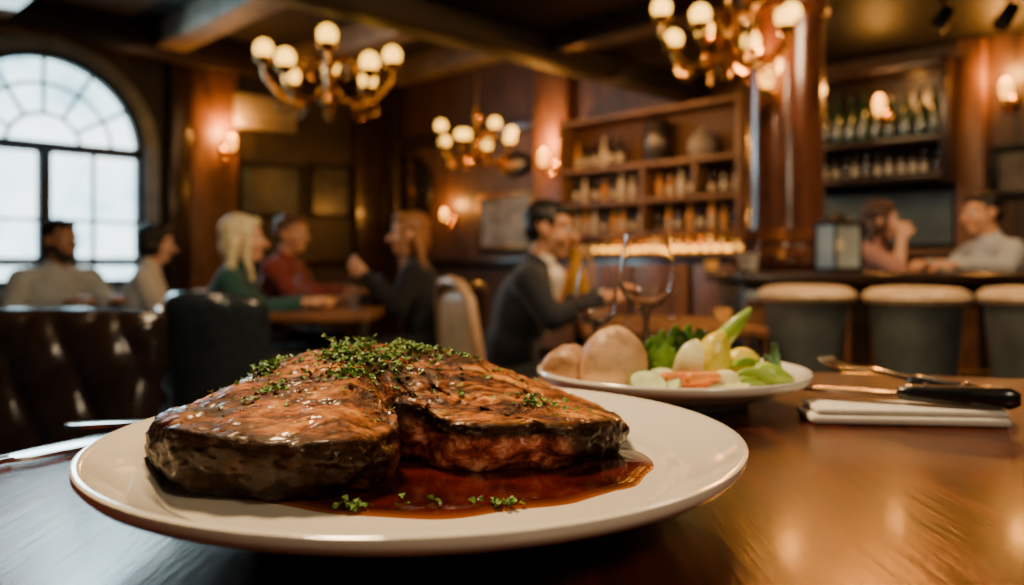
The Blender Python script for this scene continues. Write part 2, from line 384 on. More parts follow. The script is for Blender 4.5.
struct(MB().box((.04,(s0+s1)/2,1.0), (.08,s1-s0,.1), M_dark, .01).build('trim_%d' % n, M=W)); n += 1
struct(MB().box((.05,(s0+s1)/2,2.55), (.1,s1-s0,.16), M_dark, .01).build('trim_%d' % n, M=W)); n += 1

# window
tc = 4.2; rw = .95; sp = 2.15; zb = .72
def arch_strip(r0, r1, y0, y1, mat, mb, zb=zb, seg=40):
    outl = []
    for rr in (r0, r1):
        l = [(rr, zb)]+[(rr*math.cos(math.pi*i/seg), sp+rr*math.sin(math.pi*i/seg)) for i in range(seg+1)]+[(-rr, zb)]
        outl.append(l)
    N = len(outl[0]); vs=[]; fs=[]
    for i in range(N):
        for (l, y) in ((0,y0),(0,y1),(1,y1),(1,y0)):
            vs.append((tc+outl[l][i][0], y, outl[l][i][1]))
    for i in range(N-1):
        for k in range(4):
            j = (k+1) % 4; fs.append((i*4+k, i*4+j, (i+1)*4+j, (i+1)*4+k))
    fs.append((0,1,2,3)); fs.append((4*N-4,4*N-3,4*N-2,4*N-1))
    mb.add(vs, fs, mat)
wr = root('window_1', (0,0,0), label='arched multi-pane window with black frame letting in pale daylight', cat='window', M=W)
wr['kind'] = 'structure'
mb = MB(); arch_strip(rw, rw+.14, 0, .16, M_plaster, mb); mb.box((tc,.12,zb-.04), (2*rw+.4,.26,.1), M_plaster, .01); mb.build('window_surround', wr)
mb = MB(); arch_strip(rw-.07, rw, .02, .12, M_frame, mb)
mb.box((tc,.07,sp), (2*rw,.1,.11), M_frame, .008); mb.box((tc,.07,(zb+sp)/2), (.12,.1,sp-zb), M_frame, .008)
mb.box((tc,.07,zb+.05), (2*rw,.09,.1), M_frame, .008)
for sx in (-1, 1):
    mb.box((tc+sx*.46,.06,(zb+sp)/2), (.03,.05,sp-zb), M_frame)
mb.box((tc,.06,1.42), (2*rw-.1,.05,.03), M_frame)
for k in range(1, 6):
    an = math.pi*k/6
    mb.tube([(tc+.34*math.cos(an),.06,sp+.34*math.sin(an)), (tc+(rw-.05)*math.cos(an),.06,sp+(rw-.05)*math.sin(an))], .020, M_frame, 6)
for rr in (.34, .64):
    mb.tube([(tc+rr*math.cos(math.pi*i/24),.06,sp+rr*math.sin(math.pi*i/24)) for i in range(25)], .020, M_frame, 6)
mb.build('window_frame', wr)
vs = [(tc-rw+.05,.03,zb), (tc+rw-.05,.03,zb)]+[(tc+(rw-.05)*math.cos(math.pi*i/32),.03,sp+(rw-.05)*math.sin(math.pi*i/32)) for i in range(33)]
MB().add(vs, [tuple(range(len(vs)))], M_pane).build('window_pane', wr, flat=True)

# ------------------------------------------------------------------ wall fittings
def picture(px0, px1, py0, py1, wall, fm, cc, label, name='picture_frame'):
    if wall == 'L':
        t0, Y0 = tL(px1); t1, Y1 = tL(px0); M0 = lambda t, z: W @ T(t, 0, z)
    else:
        t0, Y0 = sR(px0); t1, Y1 = sR(px1); M0 = lambda s, z: W @ T(0, s, z) @ RZ(R(-90))
    Y = (Y0+Y1)/2; z0, z1 = PZ(py1, Y), PZ(py0, Y); w = abs(t1-t0); h = z1-z0
    r = root(name, (0,0,0), label=label, cat='picture frame', M=M0((t0+t1)/2, (z0+z1)/2))
    mb = MB(); b_ = .05
    mb.box((0,.03,h/2-b_/2), (w,.05,b_), fm, .008).box((0,.03,-h/2+b_/2), (w,.05,b_), fm, .008)
    mb.box((w/2-b_/2,.03,0), (b_,.05,h), fm, .008).box((-w/2+b_/2,.03,0), (b_,.05,h), fm, .008)
    mb.build('frame', r)
    m, nt, bb = nmat('picture_print'); v = coords(nt); f = nz(nt, v, 5, 3, .5, 1)
    nt.links.new(ramp(nt, f, [(.35, tuple(x*.35 for x in cc)), (.6, cc)]), bb.inputs['Base Color']); bb.inputs['Roughness'].default_value = .3
    MB().box((0,.015,0), (w-b_,.02,h-b_), m).build('print', r)
picture(236,302,163,218,'L',M_iron,(.03,.06,.072),'dark framed print hanging on panelled wall beside a wall lamp')
picture(308,350,165,218,'L',M_iron,(.07,.075,.07),'small dark-framed print on dark panelled wall')
picture(192,226,176,232,'L',M_iron,(.13,.12,.10),'narrow framed print below a glowing wall lamp')
picture(355,380,160,205,'L',M_iron,(.06,.05,.04),'small dark framed print near the room corner')
picture(480,536,193,250,'R',M_bronze,(.30,.32,.31),'pale grey framed print on brown wooden wall')
picture(992,1040,145,198,'R',M_iron,(.16,.13,.10),'framed print under a wall lamp on brown wood')
picture(236,262,235,262,'L',M_bronze,(.05,.05,.05),'tiny framed print low on dark panelled wall')

def sconce(M, label, k=1.0, name='wall_sconce', pw=7):
    r = root(name, (0,0,0), label=label, cat='wall lamp', group='amber wall lamps', M=M @ S(k))
    MB().lathe([(0,0),(.05,0),(.055,.01),(.03,.03),(0,.035)], M_brass, 20, Matrix.Rotation(R(-90),4,'X')).build('backplate', r)
    MB().tube([(0,.02,-.03),(0,.07,-.09),(0,.12,-.09),(0,.14,-.04)], .009, M_brass, 8).lathe([(0,-.05),(.03,-.045),(.04,-.02),(.035,0),(0,.0)], M_brass, 16, T(0,.14,0)).build('arm', r)
    MB().lathe([(0,0),(.024,0),(.038,.035),(.044,.08),(.036,.12),(.020,.145),(0,.15)], M_sconceglow, 18, T(0,.14,0)).build('lamp_shade', r)
    l = bpy.data.lights.new('sconce_bulb', 'POINT'); l.energy = pw; l.color = (1,.40,.07); l.shadow_soft_size = .04
    o = bpy.data.objects.new('sconce_bulb', l); COL.objects.link(o); o.parent = r; o.location = (0,.15,.22)
def scL(px, py, lab, k=1.2, pw=9):
    t, Y = tL(px); sconce(W @ T(t, .12 if 187 < px < 233 else .01, PZ(py, Y)-.1*k), lab, k, pw=pw)
def scR(px, py, lab, k=1.2, dep=.01, pw=9):
    s, Y = sR(px); sconce(W @ T(dep, s, PZ(py, Y)-.1*k) @ RZ(R(-90)), lab, k, pw=pw)
scL(220,142,'glowing amber wall lamp on a brown pilaster',1.25,40)
scR(453,213,'small glowing amber wall lamp on brown panelling',.95,pw=22)
scR(562,157,'glowing amber wall lamp beside the bottle shelves',1.25,.12,36)
scR(903,110,'glowing amber wall lamp in front of green bottles',1.0,.34,11)
scR(1012,88,'glowing amber wall lamp above a framed print',1.0,pw=22)
t0, Y0 = tL(288); t1, _ = tL(229); z0, z1 = PZ(135, Y0), PZ(103, Y0)
r = root('air_conditioner', (0,0,0), label='cream wall-mounted air conditioner above framed prints', cat='air conditioner', M=W @ T((t0+t1)/2, 0, (z0+z1)/2))
w = t1-t0; h = z1-z0
MB().box((0,.11,0), (w,.2,h), M_cream, .03, seg=3).build('housing', r)
MB().box((0,.20,-h*.32), (w*.85,.03,.035), M_clay, .005).build('vent', r)
s, Y = sR(414); zc = PZ(192, Y)
r = root('wall_medallion', (0,0,0), label='round dark iron medallion ornament on brown wooden wall', cat='wall ornament', M=W @ T(0, s, zc) @ RZ(R(-90)))
mb = MB(); n8 = 32
for rr, th in ((.40,.04), (.24,.025)):
    mb.tube([(rr*math.cos(2*math.pi*i/n8), .05, rr*1.05*math.sin(2*math.pi*i/n8)) for i in range(n8+1)], th, M_iron, 8)
for i in range(12):
    an = 2*math.pi*i/12; mb.tube([(.06*math.cos(an),.05,.06*math.sin(an)), (.42*math.cos(an),.05,.44*math.sin(an))], .014, M_bronze, 6)
mb.ell((0,.03,0), (.40,.02,.42), M_iron); mb.ell((0,.05,0), (.09,.05,.09), M_bronze); mb.build('medallion_ring', r)
s, Y = sR(516); zc = PZ(165, Y)
r = root('wall_plaque', (0,0,0), label='dark oval wooden plaque on brown wooden wall', cat='plaque', M=W @ T(0, s, zc) @ RZ(R(-90)))
MB().ell((0,.03,0), (.28,.035,.15), M_iron).build('plaque_board', r); MB().ell((0,.055,0), (.2,.02,.09), M_bronze).build('plaque_relief', r)

# ------------------------------------------------------------------ bar shelves
def bottle(mat, kind=0, label=False):
    mb = MB()
    P = [[(0,0),(.036,0),(.038,.01),(.038,.19),(.03,.22),(.014,.25),(.013,.31),(.016,.312),(.016,.325),(0,.325)],
         [(0,0),(.044,0),(.046,.01),(.046,.14),(.036,.18),(.016,.20),(.015,.25),(.02,.252),(.02,.275),(0,.275)],
         [(0,0),(.03,0),(.034,.02),(.04,.16),(.032,.20),(.012,.22),(.012,.27),(.015,.272),(.015,.29),(0,.29)]][kind]
    mb.lathe(P, mat, 14)
    if label: mb.lathe([(P[2][0]+.0015,.05),(P[2][0]+.002,.05),(P[2][0]+.002,.13),(P[2][0]+.0015,.13)], M_label, 14)
    return mb
proto = {}
def place_bottle(mat, kind, M, label, group, lab=True):
    key = (mat.name, kind, lab)
    if key not in proto:
        o = bottle(mat, kind, lab).build('bottle'); proto[key] = o.data
    else:
        o = bpy.data.objects.new('bottle', proto[key]); COL.objects.link(o)
    o.matrix_world = M; tag(o, label, 'bottle', group)
def shelf_unit(sa, sb, levels, divs, label, z0, z1, depth=.3, back=M_dark, fm=M_shelf, x0=0.0):
    r = root('bar_shelf', (0,0,0), label=label, cat='shelf', M=W @ T(x0, 0, 0))
    mid = (sa+sb)/2; w = sb-sa
    MB().box((.015, mid, (z0+z1)/2), (.03, w, z1-z0), back).build('back_panel', r)
    for s_ in (sa, sb): MB().box((depth/2+.015, s_, (z0+z1)/2), (depth+.03,.05,z1-z0+.06), fm, .006).build('side_panel', r)
    for z in levels: MB().box((depth/2+.015, mid, z), (depth+.03, w, .045), fm, .006).build('shelf_board', r)
    for s_, za, zb_ in divs: MB().box((depth/2+.01, s_, (za+zb_)/2), (depth,.035,zb_-za-.045), fm, .004).build('divider', r)
sa, sb = sR(580)[0], sR(757)[0]
M_backboard = simple('dark_shelf_backboard', (.09,.040,.018), .6)  # plain brown board colour for the shelf back
lev = (1.26, 1.58, 1.92, 2.42)
dv = [(sa+(sb-sa)*.5, 1.26, 1.92), (sa+(sb-sa)*.78, 1.58, 1.92)]
shelf_unit(sa, sb, lev, dv, 'tan wooden back-bar shelf unit filled with bottles and jars', 1.23, 2.44, back=M_backboard)
def row(sa, sb, n, z, mats, kinds, label, group, t=.17, lab=True, sc=1.0):
    for i in range(n):
        s = sa+(sb-sa)*(i+.5)/n
        place_bottle(random.choice(mats), random.choice(kinds), W @ T(t+random.uniform(-.02,.02), s, z) @ S(sc*random.uniform(.88,1.05)), label, group, lab)
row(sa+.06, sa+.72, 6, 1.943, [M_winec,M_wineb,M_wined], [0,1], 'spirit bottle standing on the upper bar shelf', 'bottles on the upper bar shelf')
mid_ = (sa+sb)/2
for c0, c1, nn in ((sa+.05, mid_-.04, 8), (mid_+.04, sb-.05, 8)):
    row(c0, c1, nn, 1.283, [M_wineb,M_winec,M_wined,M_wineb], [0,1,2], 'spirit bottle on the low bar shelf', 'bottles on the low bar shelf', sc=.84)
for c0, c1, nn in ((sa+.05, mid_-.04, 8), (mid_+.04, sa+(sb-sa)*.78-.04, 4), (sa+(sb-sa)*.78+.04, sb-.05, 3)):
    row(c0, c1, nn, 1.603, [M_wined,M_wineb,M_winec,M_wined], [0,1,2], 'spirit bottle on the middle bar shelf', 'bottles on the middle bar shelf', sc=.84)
s = sR(668)[0]
r = root('wooden_cask', (0,0,0), label='small dark wooden cask standing on the upper bar shelf', cat='barrel', M=W @ T(.17, s, 1.943))
MB().lathe([(0,0),(.11,0),(.13,.1),(.14,.2),(.13,.3),(.11,.4),(0,.4)], M_dark, 24).build('cask_body', r)
for z in (.07,.33): MB().lathe([(.125,z-.015),(.134,z-.015),(.134,z+.015),(.125,z+.015)], M_iron, 24).build('hoop', r)
s = sR(712)[0]
r = root('stoneware_jar', (0,0,0), label='round grey stoneware jar with a lid on the upper shelf', cat='jar', M=W @ T(.17, s, 1.943))
MB().lathe([(0,0),(.07,0),(.12,.06),(.13,.13),(.10,.2),(.06,.23),(0,.23)], M_clay, 24).build('jar_body', r)
MB().lathe([(0,.225),(.06,.225),(.05,.25),(.015,.26),(.015,.28),(0,.285)], M_clay, 20).build('lid', r)
c0, c1 = sR(560)[0], sR(1060)[0]
r = root('back_bar_cabinet', (0,0,0), label='long dark wooden back-bar cabinet under the bottle shelves', cat='cabinet', M=W)
MB().box((.25,(c0+c1)/2,.53), (.44,c1-c0,1.02), M_dark, .01).build('body', r)
MB().box((.27,(c0+c1)/2,1.065), (.52,c1-c0+.06,.05), M_shelf, .01).build('worktop', r)
nd = 7
for i in range(nd):
    sm = c0+(c1-c0)*(i+.5)/nd
    MB().box((.485, sm, .55), (.03,(c1-c0)/nd-.06,.86), M_pil, .008).build('door', r)
l0, l1 = sR(600)[0], sR(754)[0]
r = root('bar_light_strip', (0,0,0), label='glowing amber light strip lying on the back-bar worktop', cat='light', M=W)
MB().box((.10,(l0+l1)/2,1.125), (.04,l1-l0,.045), M_orangeglow, .01).build('light_tube', r)
MB().box((.07,(l0+l1)/2,1.12), (.03,l1-l0+.04,.055), M_brass, .005).build('light_housing', r)
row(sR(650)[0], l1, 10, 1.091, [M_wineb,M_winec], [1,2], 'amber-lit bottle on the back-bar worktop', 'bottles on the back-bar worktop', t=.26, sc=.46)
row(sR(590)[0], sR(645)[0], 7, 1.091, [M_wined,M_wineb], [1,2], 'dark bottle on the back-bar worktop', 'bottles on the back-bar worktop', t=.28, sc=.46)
sa, sb = sR(823)[0], sR(958)[0]
M_mirror = simple('blue_grey_mirror', (.14,.19,.21), .3, .4, nscale=3, bstr=0)
shelf_unit(sa, sb, (1.62,1.90,2.45), [], 'dark wooden wine shelf unit with rows of bottles', 1.60, 2.46, back=M_dark, fm=M_dark)
row(sa+.05, sb-.05, 9, 1.923, [M_wineg], [0], 'green wine bottle standing on the top wine shelf', 'green bottles on the wine shelf', lab=False, sc=1.18)
row(sa+.05, sb-.05, 11, 1.643, [M_wined], [0,2], 'dark wine bottle with paper label on wine shelf', 'dark bottles on the wine shelf', sc=.68)
r = root('bar_mirror', (0,0,0), label='blue-grey mirror panel behind the bar below the wine shelf', cat='mirror', M=W)
MB().box((.02,(sa+sb)/2,1.34), (.03,sb-sa-.06,.40), M_mirror).build('mirror_glass', r)
for z in (1.125,1.555): MB().box((.025,(sa+sb)/2,z), (.05,sb-sa-.06,.03), M_iron, .005).build('mirror_frame', r)

# ------------------------------------------------------------------ chandeliers
def chandelier(X, Y, Z, ztop, k, rot, label, narm=8):
    r = root('chandelier', (X,Y,Z), rot, label=label, cat='chandelier', group='brass globe chandeliers'); r.matrix_world = r.matrix_world @ S(k)
    MB().lathe([(0,-.46),(.02,-.45),(.03,-.42),(.015,-.39),(.05,-.36),(.085,-.30),(.06,-.24),(.03,-.20),(.035,-.12),(.06,-.08),(.035,-.03),(.02,.04),(.03,.10),(.045,.14),(.02,.20),(.012,.26),(0,.27)], M_brass, 20).build('body', r)
    top = (ztop-Z)/k
    mb = MB(); z = .26; i = 0
    while z < top-.04:
        mb.tube([(math.cos(q)*.012*(1 if i%2 else 0), math.cos(q)*.012*(0 if i%2 else 1), z+.025+math.sin(q)*.028) for q in [2*math.pi*j/10 for j in range(11)]], .004, M_bronze, 6)
        z += .042; i += 1
    mb.build('chain', r)
    MB().lathe([(0,top),(.07,top),(.07,top-.01),(.03,top-.05),(0,top-.055)], M_bronze, 20).build('canopy', r)
    for i in range(narm):
        an = 2*math.pi*i/narm; ro = .43 if i % 2 == 0 else .38; zz = 0 if i % 2 == 0 else -.12
        Mi = RZ(an)
        arm = MB().tube([(.04,0,-.26),(.12,0,-.35),(.22,0,-.37),(.31,0,-.33),(.375,0,-.25),(ro,0,-.17+zz*.6),(ro,0,-.09+zz)], [.017,.017,.016,.015,.014,.013,.013], M_brass, 8)
        arm.tube([(.04,0,-.08),(.10,0,-.04),(.17,0,-.06),(.19,0,-.13),(.15,0,-.17),(.12,0,-.13)], .011, M_brass, 6)
        arm.tube([(.22,0,-.37),(.27,0,-.43),(.33,0,-.41),(.33,0,-.36),(.30,0,-.36)], .010, M_brass, 6)
        arm.lathe([(0,-.11),(.025,-.105),(.055,-.075),(.062,-.056),(.02,-.052),(0,-.052)], M_brass, 16, T(ro,0,zz))
        arm.build('arm', r, Mi)
        MB().ell((ro,0,zz), (.062,.062,.064), M_globe, seg=18, rings=10).build('lamp_globe', r, Mi)
Yc1 = 5.6
chandelier(PX(329,Yc1), Yc1, PZ(52,Yc1), CH, 1.02, .2, 'brass chandelier with eight glowing globe lamps over diners')
chandelier(PX(477,8.3), 8.3, PZ(129,8.3), CH, .94, .5, 'brass chandelier with glowing globes near the corner of the room')
chandelier(PX(727,3.9), 3.9, PZ(10,3.9), SOF, .76, .1, 'brass chandelier with glowing globes beside the bar pillar')
for px, py, Y in ((943,18,4.9), (1008,14,4.7)):
    z = PZ(py, Y); r = root('spotlight', (PX(px,Y), Y, SOF), label='small black ceiling spotlight over the bar', cat='spotlight', group='ceiling spotlights')
    MB().lathe([(0,0),(.04,0),(.04,-.02),(0,-.02)], M_iron, 16).tube([(0,0,-.02),(0,0,z-SOF+.03)], .008, M_iron).build('mount', r)
    MB().lathe([(0,-.09),(.045,-.09),(.05,-.07),(.045,.05),(.03,.07),(0,.075)], M_iron, 18, T(0,0,z-SOF) @ Matrix.Rotation(R(35),4,'Y')).build('lamp_head', r)

# ------------------------------------------------------------------ pillar, counter, stools
r = root('bar_pillar', (PX(785,4.5), 4.5, 0), label='thick polished dark wood pillar with ringed base beside the bar', cat='pillar')
MB().lathe([(0,0),(.32,0),(.32,.70),(.28,.72),(.28,.78),(.31,.80),(.31,.84),(.27,.87),(.255,.95),(.285,.98),(.288,1.03),(.26,1.06),(.245,1.09),(.265,1.11),(.245,1.14),(.215,1.18)], M_pillar, 40).build('plinth', r)
MB().lathe([(.215,1.17),(.208,1.3),(.208,2.2),(.212,2.36)], M_pillar, 40).build('shaft', r)
MB().lathe([(.212,2.34),(.235,2.38),(.225,2.42),(.26,2.50),(.29,2.56),(.29,SOF-.001),(0,SOF-.001)], M_pillar, 40).build('capital', r)
Ysc = 4.27; sconce(T(PX(768,4.29), 4.305, PZ(80,Ysc)-.06) @ RZ(R(160)), 'glowing amber wall lamp mounted on the polished pillar', .85, pw=20)

r = root('bar_counter', (0,0,0), label='long dark wooden bar counter with brass foot rail behind the stools', cat='bar counter')
cx0, cx1 = 1.0, 3.9; cm = (cx0+cx1)/2; cw = cx1-cx0
MB().box((cm,3.83,.925), (cw,.62,.05), M_dark, .012).build('countertop', r)
MB().box((cm,3.86,.45), (cw-.1,.46,.90), M_dark, .01).build('body', r)
for i in range(5):
    MB().box((cx0+cw*(i+.5)/5,3.625,.5), (cw/5-.1,.03,.66), M_pil, .01).build('front_panel', r)
MB().tube([(cx0+.05,3.52,.50),(cx1-.05,3.52,.50)], .026, M_brass, 12).build('foot_rail', r)
for i in range(4):
    x = cx0+.3+i*.75; MB().tube([(x,3.52,.50),(x,3.64,.50)], .012, M_brass, 8).build('rail_bracket', r)
def stool(X, Y, label, rz=0):
    r = root('bar_stool', (X,Y,0), rz, label=label, cat='bar stool', group='drum bar stools at the counter')
    MB().lathe([(0,.905),(.10,.906),(.15,.900),(.178,.886),(.188,.866),(.180,.848),(.155,.838),(0,.838)], M_tan, 36).build('seat', r)
    MB().lathe([(0,.838),(.158,.838),(.158,.80),(.140,.60),(.122,.40),(.110,.14),(0,.14)], M_cloudy, 36).build('drum_body', r)
    MB().lathe([(.130,.53),(.140,.53),(.141,.553),(.131,.553)], M_brass, 36).build('band', r)
    MB().lathe([(0,0),(.18,0),(.185,.02),(.16,.05),(.08,.08),(.07,.14),(0,.14)], M_iron, 32).build('base', r)
stool(PX(806,3.2), 3.2, 'grey upholstered drum bar stool with tan seat')
stool(PX(916,3.0), 3.0, 'grey upholstered drum bar stool with tan seat')
stool(PX(1033,3.0), 3.0, 'grey upholstered drum bar stool with tan seat')

# ------------------------------------------------------------------ chairs / tables
def panel(mb, w, h, th, z0, y0, mat, lean=.06, wrap=.05, tuft=0, nu=28, nv=24, round_=.10):
    vs=[]; fs=[]
    if tuft: nu, nv = 72, 56
    for side in (1, -1):
        for j in range(nv+1):
            for i in range(nu+1):
                u = -1+2*i/nu; v = j/nv
                e = max(0, (1-abs(u)**7))**.5*max(0, (1-abs(2*v-1)**9))**.5
                y = y0-lean*v+wrap*u*u
                d = th/2*e
                if side == 1 and tuft:
                    A = u*w/tuft; B = v*h/tuft
                    q = abs(math.sin(math.pi*(A+B)/2))*abs(math.sin(math.pi*(A-B)/2))
                    d += (.026*q**.5-.017)*e
                x = u*w/2*(1-.04*(1-v)); z = z0+h*v*(1-round_*abs(u)**4)
                vs.append((x, y+side*d, z))
    n1 = (nu+1)*(nv+1)
    for sd in (0, 1):
        for j in range(nv):
            for i in range(nu):
                a = sd*n1+j*(nu+1)+i; fs.append((a, a+1, a+nu+2, a+nu+1))
    bd = [i for i in range(nu+1)]+[j*(nu+1)+nu for j in range(1, nv+1)]+[nv*(nu+1)+i for i in range(nu-1, -1, -1)]+[j*(nu+1) for j in range(nv-1, 0, -1)]
    for k in range(len(bd)):
        p, q = bd[k], bd[(k+1) % len(bd)]; fs.append((p, q, q+n1, p+n1))
    mb.add(vs, fs, mat); return mb
def chair(X, Y, phi, label, lea, legm, w=.44, top=.9, seat=.45, tuft=0, style='pad', arms=False, rnd=.10, wrap=.05, th=.07):
    r = root('dining_chair', (X,Y,0), R(phi-90), label=label, cat='chair')
    MB().box((0,.0,seat-.045), (w,.44,.09), lea, .035, seg=4).build('seat', r)
    if style == 'pad':
        panel(MB(), w, top-seat+.02, th, seat-.03, -.225, lea, tuft=tuft, round_=rnd, wrap=wrap).build('backrest', r, sharp=70)
    else:
        mb = MB()
        pts = [(-w/2+.02,-.2,seat-.05), (-w/2+.01,-.235,seat+.25), (-w/2+.04,-.26,top-.06), (-w/4,-.275,top), (0,-.28,top+.01), (w/4,-.275,top), (w/2-.04,-.26,top-.06), (w/2-.01,-.235,seat+.25), (w/2-.02,-.2,seat-.05)]
        mb.tube(pts, .023, legm, 10)
        panel(mb, w-.07, top-seat-.06, .035, seat+.03, -.225, lea, lean=.03, wrap=.0)
        mb.build('backrest', r, sharp=60)
    for sx in (-1, 1):
        for sy in (-1, 1):
            MB().tube([(sx*(w/2-.05), sy*.17, seat-.07), (sx*(w/2-.03), sy*.19+(-.02 if sy < 0 else 0), 0)], [.022,.014], legm, 10).build('leg', r)
    if arms:
        for sx in (-1, 1):
            MB().tube([(sx*(w/2+.01),-.20,seat+.22),(sx*(w/2+.03),0,seat+.21),(sx*(w/2+.02),.16,seat+.19),(sx*(w/2),.19,seat+.1),(sx*(w/2-.01),.18,seat-.04)], [.035,.035,.035,.03,.028], lea, 12).build('armrest', r)
    return r
chair(-1.055, 1.36, -84, 'dark brown tufted leather armchair facing the wooden table', M_brownlea, M_dark, w=.74, top=.915, seat=.44, tuft=.13, rnd=.015, wrap=.02, th=.10)
chair(-.955, 2.82, 80, 'black leather dining chair standing empty', M_blacklea, M_dark, w=.38, top=.915, seat=.46, rnd=.10, wrap=.12, th=.06)
chair(PX(112,3.9), 3.45, 100, 'black leather dining chair beside the seated man', M_blacklea, M_dark, w=.42, top=.82)
def table(X, Y, w, d, label, mt=M_dark, z=.75):
    r = root('dining_table', (X,Y,0), label=label, cat='table')
    MB().box((0,0,z-.02), (w,d,.04), mt, .008).build('tabletop', r)
    for sx in (-1,1):
        for sy in (-1,1):
            MB().box((sx*(w/2-.04), sy*(d/2-.04), (z-.04)/2), (.05,.05,z-.04), M_dark, .006).build('leg', r)
table(-1.0, 4.5, .62, 1.3, 'wooden dining table with glasses between seated guests', M_pil)
table(.62, 3.36, .70, .70, 'wooden table in front of the man in suit', M_pil)
table(-2.3, 3.93, .6, .45, 'small dark wooden table before the bearded man')
chair(PX(54,4.4), 4.44, -35, 'dark dining chair under the bearded man', M_blacklea, M_dark, top=.80, seat=.38)
chair(PX(136,5.0), 5.0, 18, 'dark dining chair under the person in pale shirt', M_blacklea, M_dark, top=.80, seat=.38)
chair(PX(222,4.1), 4.1, 8, 'dark dining chair under the blonde woman', M_blacklea, M_dark, top=.80, seat=.38)
chair(PX(268,4.9), 4.9, -6, 'dark dining chair under the man in maroon', M_blacklea, M_dark, top=.84, seat=.42)
chair(PX(430,4.5), 4.5, 150, 'brown leather dining chair under the woman in black jacket', M_brownlea, M_dark, top=.90, seat=.42)
chair(PX(512,3.4), 3.38, 24, 'beige bentwood chair behind the man in suit', M_tan, M_lightwood, top=.91, seat=.40, style='bent')
chair(PX(866,5.05), 5.05, -35, 'dark high chair under the woman in rose top', M_blacklea, M_dark, top=.88, seat=.52)
chair(PX(1008,4.45), 4.45, 180, 'dark high chair under the man in grey shirt', M_blacklea, M_dark, top=.90, seat=.54)

# ------------------------------------------------------------------ glassware
def wineglass(X, Y, Z, k, label, group=None):
    r = root('wine_glass', (X,Y,Z), label=label, cat='wine glass', group=group); r.matrix_world = r.matrix_world @ S(k)
    MB().lathe([(0,.0),(.033,0),(.034,.002),(.02,.004),(.006,.008),(.0045,.015),(.004,.07),(.0055,.085)], M_glass, 28).build('stem', r)
    MB().lathe([(0,.084),(.008,.085),(.022,.093),(.032,.108),(.036,.125),(.0355,.145),(.031,.17),(.028,.185),(.0273,.185),(.0303,.17),(.0348,.145),(.0353,.125),(.0313,.1088),(.0213,.0943),(.0073,.0866),(0,.0861)], M_glass, 36).build('bowl', r)
for (x, y) in ((-1.08,4.15),(-.85,4.25),(-.95,4.7),(-1.15,4.45),(-.8,4.95)):
    wineglass(x, y, .75, .95, 'clear wine glass on the guests\' table', 'wine glasses on guests\' table')
wineglass(.45, 3.12, .75, 1.15, 'clear wine glass near the man in suit', 'glasses by the man in suit')
wineglass(.70, 3.5, .75, 1.1, 'clear wine glass on the table beside a tumbler', 'glasses by the man in suit')
def tumbler(X, Y, Z, label, liq, k=1):
    r = root('drinking_glass', (X,Y,Z), label=label, cat='drinking glass'); r.matrix_world = r.matrix_world @ S(k)
    MB().lathe([(0,0),(.03,0),(.036,.10),(.034,.10),(.0285,.008),(0,.008)], M_glass, 24).build('glass_body', r)
    MB().lathe([(0,.009),(.028,.009),(.032,.06),(0,.06)], liq, 20).build('drink', r)
M_amberl = simple('glowing_amber_drink', (.65,.27,.03), .1, em=(1,.4,.08), es=.3, bstr=0); M_water = simple('pale_drink', (.5,.48,.42), .1, bstr=0)  # the amber drink gets a faint glow of its own by emission
tumbler(-1.0, 4.35, .75, 'tumbler with amber drink on guests\' table', M_amberl)
tumbler(-.9, 4.55, .75, 'tumbler with pale drink on guests\' table', M_water)
tumbler(PX(748,3.7), 3.7, .95, 'tall tumbler with pale drink on bar counter', M_water, 1.5)
tumbler(.86, 3.25, .75, 'tumbler with amber drink near the man in suit', M_amberl)
tumbler(PX(714,3.75), 3.8, .95, 'small tumbler with amber drink on bar counter', M_amberl, 1.0)
r = root('carafe', (PX(575,3.64), 3.66, .75), label='carafe-shaped stand-in for a yellow blur on the table beside the man in suit', cat='carafe'); r.matrix_world = r.matrix_world @ S(.85)  # carafe added in place of an unidentified yellow shape
M_yc = simple('yellow_glazed_carafe', (.60,.30,.02), .3, coat=.4, bstr=0)
MB().lathe([(0,0),(.05,0),(.06,.05),(.062,.14),(.05,.22),(.036,.28),(.034,.33),(.042,.36),(0,.36)], M_yc, 24).build('carafe_body', r)
MB().tube([(.034,0,.33),(.08,0,.32),(.095,0,.25),(.08,0,.18),(.055,0,.16)], .008, M_yc, 8).build('handle', r)
r = root('candle_lantern', (PX(838,3.9),3.9,.95), .3, label='black-framed glass candle lantern on the bar counter', cat='lantern'); r.matrix_world = r.matrix_world @ S(1.25)
mb = MB().box((0,0,.01), (.13,.13,.02), M_iron, .004).box((0,0,.19), (.13,.13,.015), M_iron, .004)
for sx in (-1,1):
    for sy in (-1,1): mb.box((sx*.058,sy*.058,.1), (.009,.009,.18), M_iron)
mb.lathe([(.05,.195),(.03,.22),(.01,.23),(0,.232)], M_iron, 16); mb.build('lantern_frame', r)
M_frost = simple('frosted_grey_glass', (.60,.68,.66), .35, trans=.6, bstr=0)
for sx in (-1,1):
    MB().box((sx*.056,0,.1), (.003,.104,.165), M_frost).build('glass_pane', r); MB().box((0,sx*.056,.1), (.104,.003,.165), M_frost).build('glass_pane', r)
MB().lathe([(0,.02),(.03,.02),(.03,.085),(0,.085)], M_cream, 16).build('candle', r)
MB().lathe([(0,.086),(.01,.095),(.008,.11),(0,.135)], M_sconceglow, 10).build('flame', r)

